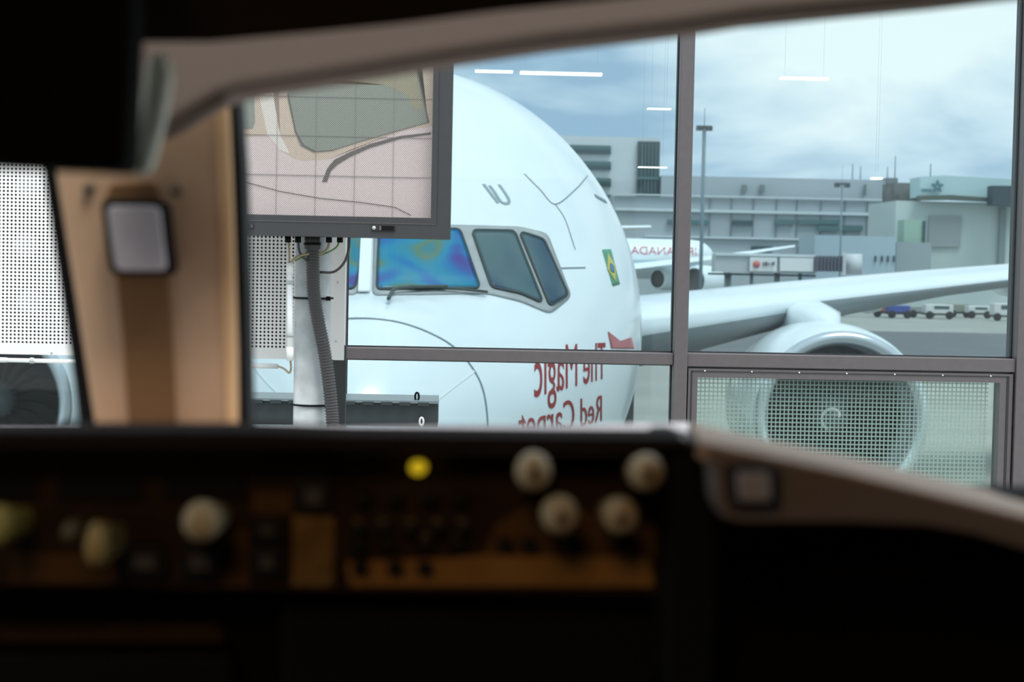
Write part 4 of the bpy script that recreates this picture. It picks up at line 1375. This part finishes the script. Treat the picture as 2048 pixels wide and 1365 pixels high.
# mode control panel under the hood
CP = thing('control_panel', 'brown flight control panel with ivory knobs, black windows and lit amber patches under the glareshield', 'control panel', tuple(P(640, 1180, 1.2)))
CY = 1.18
pbox('panel_face', -300, 884, 1345, 1184, CY, 0.06, M_panel, CP, bevel=0.003)
for (a, b, c, d) in ((-200, 948, 72, 1000), (114, 948, 286, 1003), (326, 948, 492, 1000)):
    pbox('display_window', a, b, c, d, CY - 0.004, 0.01, M_black, CP, bevel=0.001)
for (a, b, c, d) in ((588, 958, 664, 1028), (500, 1034, 566, 1088), (500, 1094, 566, 1156), (358, 1092, 442, 1160), (246, 1092, 330, 1158)):
    q = pbox('push_button', a, b, c, d, CY - 0.012, 0.014, mat('button_black', (0.006, 0.006, 0.007), 0.6, spec=0.2), CP, bevel=0.002)
    pbox('button_legend', a + 22, b + 20, c - 22, d - 20, CY - 0.0135, 0.003, mat('button_grey', (0.045, 0.045, 0.045), 0.6), q)
for (a, b, c, d) in ((584, 1032, 668, 1176),):
    pbox('lit_amber_plate', a, b, c, d, CY - 0.004, 0.008, mat('dim_plate', (0.16, 0.098, 0.032), 0.6, noise=0.25, nscale=60, spec=0.15), CP, bevel=0.002)
prism('lit_amber_plate', [(690, 1126), (900, 1118), (965, 1112), (1300, 1118), (1312, 1176), (700, 1176)], CY - 0.004, 0.008, M_plate, CP, bevel=0.002)
prism('trim_wedge', [(965, 1116), (990, 1050), (1060, 1010), (1120, 1010), (1310, 1060), (1312, 1116)], CY - 0.002, 0.006, mat('dim_brown', (0.085, 0.045, 0.016), 0.7, noise=0.2, nscale=40, spec=0.1), CP)
prism('trim_plate', [(20, 1108), (230, 1108), (236, 1168), (20, 1168)], CY - 0.002, 0.006, mat('dim_brown2', (0.075, 0.038, 0.012), 0.7, spec=0.1), CP)
prism('trim_plate', [(446, 1060), (496, 1060), (498, 1174), (446, 1174)], CY - 0.002, 0.006, mat('dim_brown2', (0, 0, 0)), CP)
prism('trim_plate', [(505, 985), (584, 985), (584, 1030), (505, 1030)], CY - 0.002, 0.006, mat('dim_brown2', (0, 0, 0)), CP)
random.seed(4)
for row, (y, xs_b) in enumerate(((1000, (725, 790, 855, 920)), (1062, (715, 765, 820, 875, 925)), (1092, (715, 775, 850, 915, 1010, 1060, 1150, 1250)), (1140, (720, 790, 850)))):
    for x in xs_b:
        q = pbox('small_button', x - 16, y - 12, x + 16, y + 12, CY - 0.014, 0.014, mat('button_black', (0, 0, 0)), CP, bevel=0.002)
        if row in (1, 2) and x < 940:
            pbox('button_legend', x - 8, y - 22, x + 8, y - 15, CY - 0.006, 0.004, mat('legend_tan', (0.13, 0.10, 0.05), 0.6), CP)

def knob(cx, cy, rx, ry, m, dot=True, Y=1.10, name='knob'):
    c = P(cx, cy, Y)
    s = Y / F
    bm = bmesh.new()
    prof = [(-0.012, 0.0004), (-0.0118, 0.35), (-0.009, 0.72), (-0.004, 0.93), (0.003, 1.0), (0.02, 0.96), (0.045, 0.80), (0.075, 0.72)]
    add_lathe(bm, [(a_, r_) for a_, r_ in prof], (0, 0, 0), 'Y', 36, rx * s, ry * s)
    for v in bm.verts:
        v.co = v.co + Vector((c.x, Y, c.z))
        if v.co.y > Y + 0.01: v.co.z -= (v.co.y - Y) * 0.10
    o = fin(name, bm, m, CP, smooth=True)
    if dot:
        lathe('knob_dot', [(-0.0135, 0.0002), (-0.0135, 0.0034), (-0.010, 0.0036)], (c.x, Y, c.z), mat('dot_dark', (0.03, 0.025, 0.025), 0.6), o, n=14)
    return o
knob(1067, 944, 36, 40, M_knob)
knob(1293, 946, 36, 38, M_knob)
knob(1120, 1031, 38, 40, M_knob)
knob(1239, 1033, 38, 38, M_knob)
knob(403, 1044, 39, 42, M_knob, dot=False)
knob(-6, 1052, 28, 42, mat('olive_knob', (0.36, 0.29, 0.07), 0.5), dot=False)
knob(193, 1090, 23, 46, mat('yellow_knob', (0.38, 0.28, 0.10), 0.5), dot=False)
knob(142, 1064, 16, 22, mat('dim_knob', (0.10, 0.08, 0.03), 0.6), dot=False)
M_yl = mat('yellow_lamp', (0.5, 0.4, 0.02), 0.5, emit=(0.9, 0.62, 0.02), estr=0.55)
c = P(836, 937, CY - 0.01)
lathe('annunciator_lamp', [(-0.012, 0.0003), (-0.011, 0.0035), (-0.005, 0.0052), (0.004, 0.0056), (0.02, 0.0056)], (c.x, CY - 0.01, c.z), M_yl, CP, n=24, sz=0.74)

# main instrument panel below
IP = thing('instrument_panel', 'nearly black main instrument panel filling the bottom of the view', 'instrument panel', tuple(P(900, 1400, 1.3)))
pbox('panel_face', -1500, 1110, 3300, 1900, 1.26, 0.08, mat('panel_black', (0.004, 0.003, 0.0025), 0.8, spec=0.05), IP)
prism('panel_ridge', [(-200, 1262), (190, 1262), (240, 1254), (430, 1254), (455, 1282), (440, 1290), (-200, 1290)], 1.24, 0.03, mat('ridge_brown', (0.03, 0.014, 0.006), 0.8, spec=0.1), IP, bevel=0.003)
prism('placard', [(1640, 1134), (1850, 1138), (1862, 1158), (1640, 1156)], 1.22, 0.05, mat('placard_brown', (0.05, 0.028, 0.012), 0.8, spec=0.1), IP, bevel=0.002)
pbox('screen_bezel', -150, 1310, 460, 1800, 1.23, 0.04, M_black, IP, bevel=0.004)
pbox('screen_bezel', 560, 1210, 1300, 1800, 1.23, 0.04, M_black, IP, bevel=0.004)
pbox('side_panel_face', 1380, 1000, 3300, 1300, 1.262, 0.07, mat('panel_black', (0, 0, 0)), IP)

# side coaming to the right
SP = thing('side_coaming', 'grey-brown side coaming running down to the right with a square grey vent', 'dashboard trim', tuple(P(1700, 1050, 1.1)))
bd = [(1396, 884), (1430, 896), (1520, 912), (1700, 950), (1900, 1000), (2060, 1040), (2300, 1100), (2700, 1200), (2700, 1320), (2300, 1180), (2060, 1104), (1950, 1070), (1850, 1052), (1700, 1046), (1480, 1046), (1446, 1036), (1434, 1005), (1432, 950), (1415, 905)]
prism('coaming_body', bd, 1.05, 0.05, M_side, SP, bevel=0.005)
bm = bmesh.new()
fe = [(1396, 884), (1520, 909), (1700, 948), (1900, 997), (2060, 1037), (2700, 1197)]
be = [(1385, 846), (1520, 878), (1700, 915), (1900, 963), (2060, 1002), (2700, 1160)]
a = [bm.verts.new(P(x, y, 1.05)) for x, y in fe]
b = [bm.verts.new(P(x, y, 1.30)) for x, y in be]
a2 = [bm.verts.new(v.co - Vector((0, -0.002, 0.01))) for v in a]
b2 = [bm.verts.new(v.co - Vector((0, 0, 0.01))) for v in b]
for i in range(len(a) - 1):
    bm.faces.new((a[i], a[i + 1], b[i + 1], b[i]))
    bm.faces.new((a2[i + 1], a2[i], b2[i], b2[i + 1]))
    bm.faces.new((b[i], b[i + 1], b2[i + 1], b2[i]))
    bm.faces.new((a2[i], a2[i + 1], a[i + 1], a[i]))
fin('coaming_top', bm, mat('coaming_top', (0.42, 0.33, 0.27), 0.8, spec=0.1), SP)  # tan highlight along the coaming's top, put into its colour
vb = prism('vent_housing', resample([(1456, 932), (1562, 932), (1562, 1016), (1464, 1016)], 14, 3), 1.035, 0.02, mat('housing_black', (0, 0, 0)), SP, bevel=0.002)
prism('vent_face', resample([(1474, 946), (1540, 946), (1542, 1004), (1480, 1004)], 8, 3), 1.030, 0.008, mat('vent_grey', (0.24, 0.23, 0.24), 0.6, spec=0.2), vb, bevel=0.002)
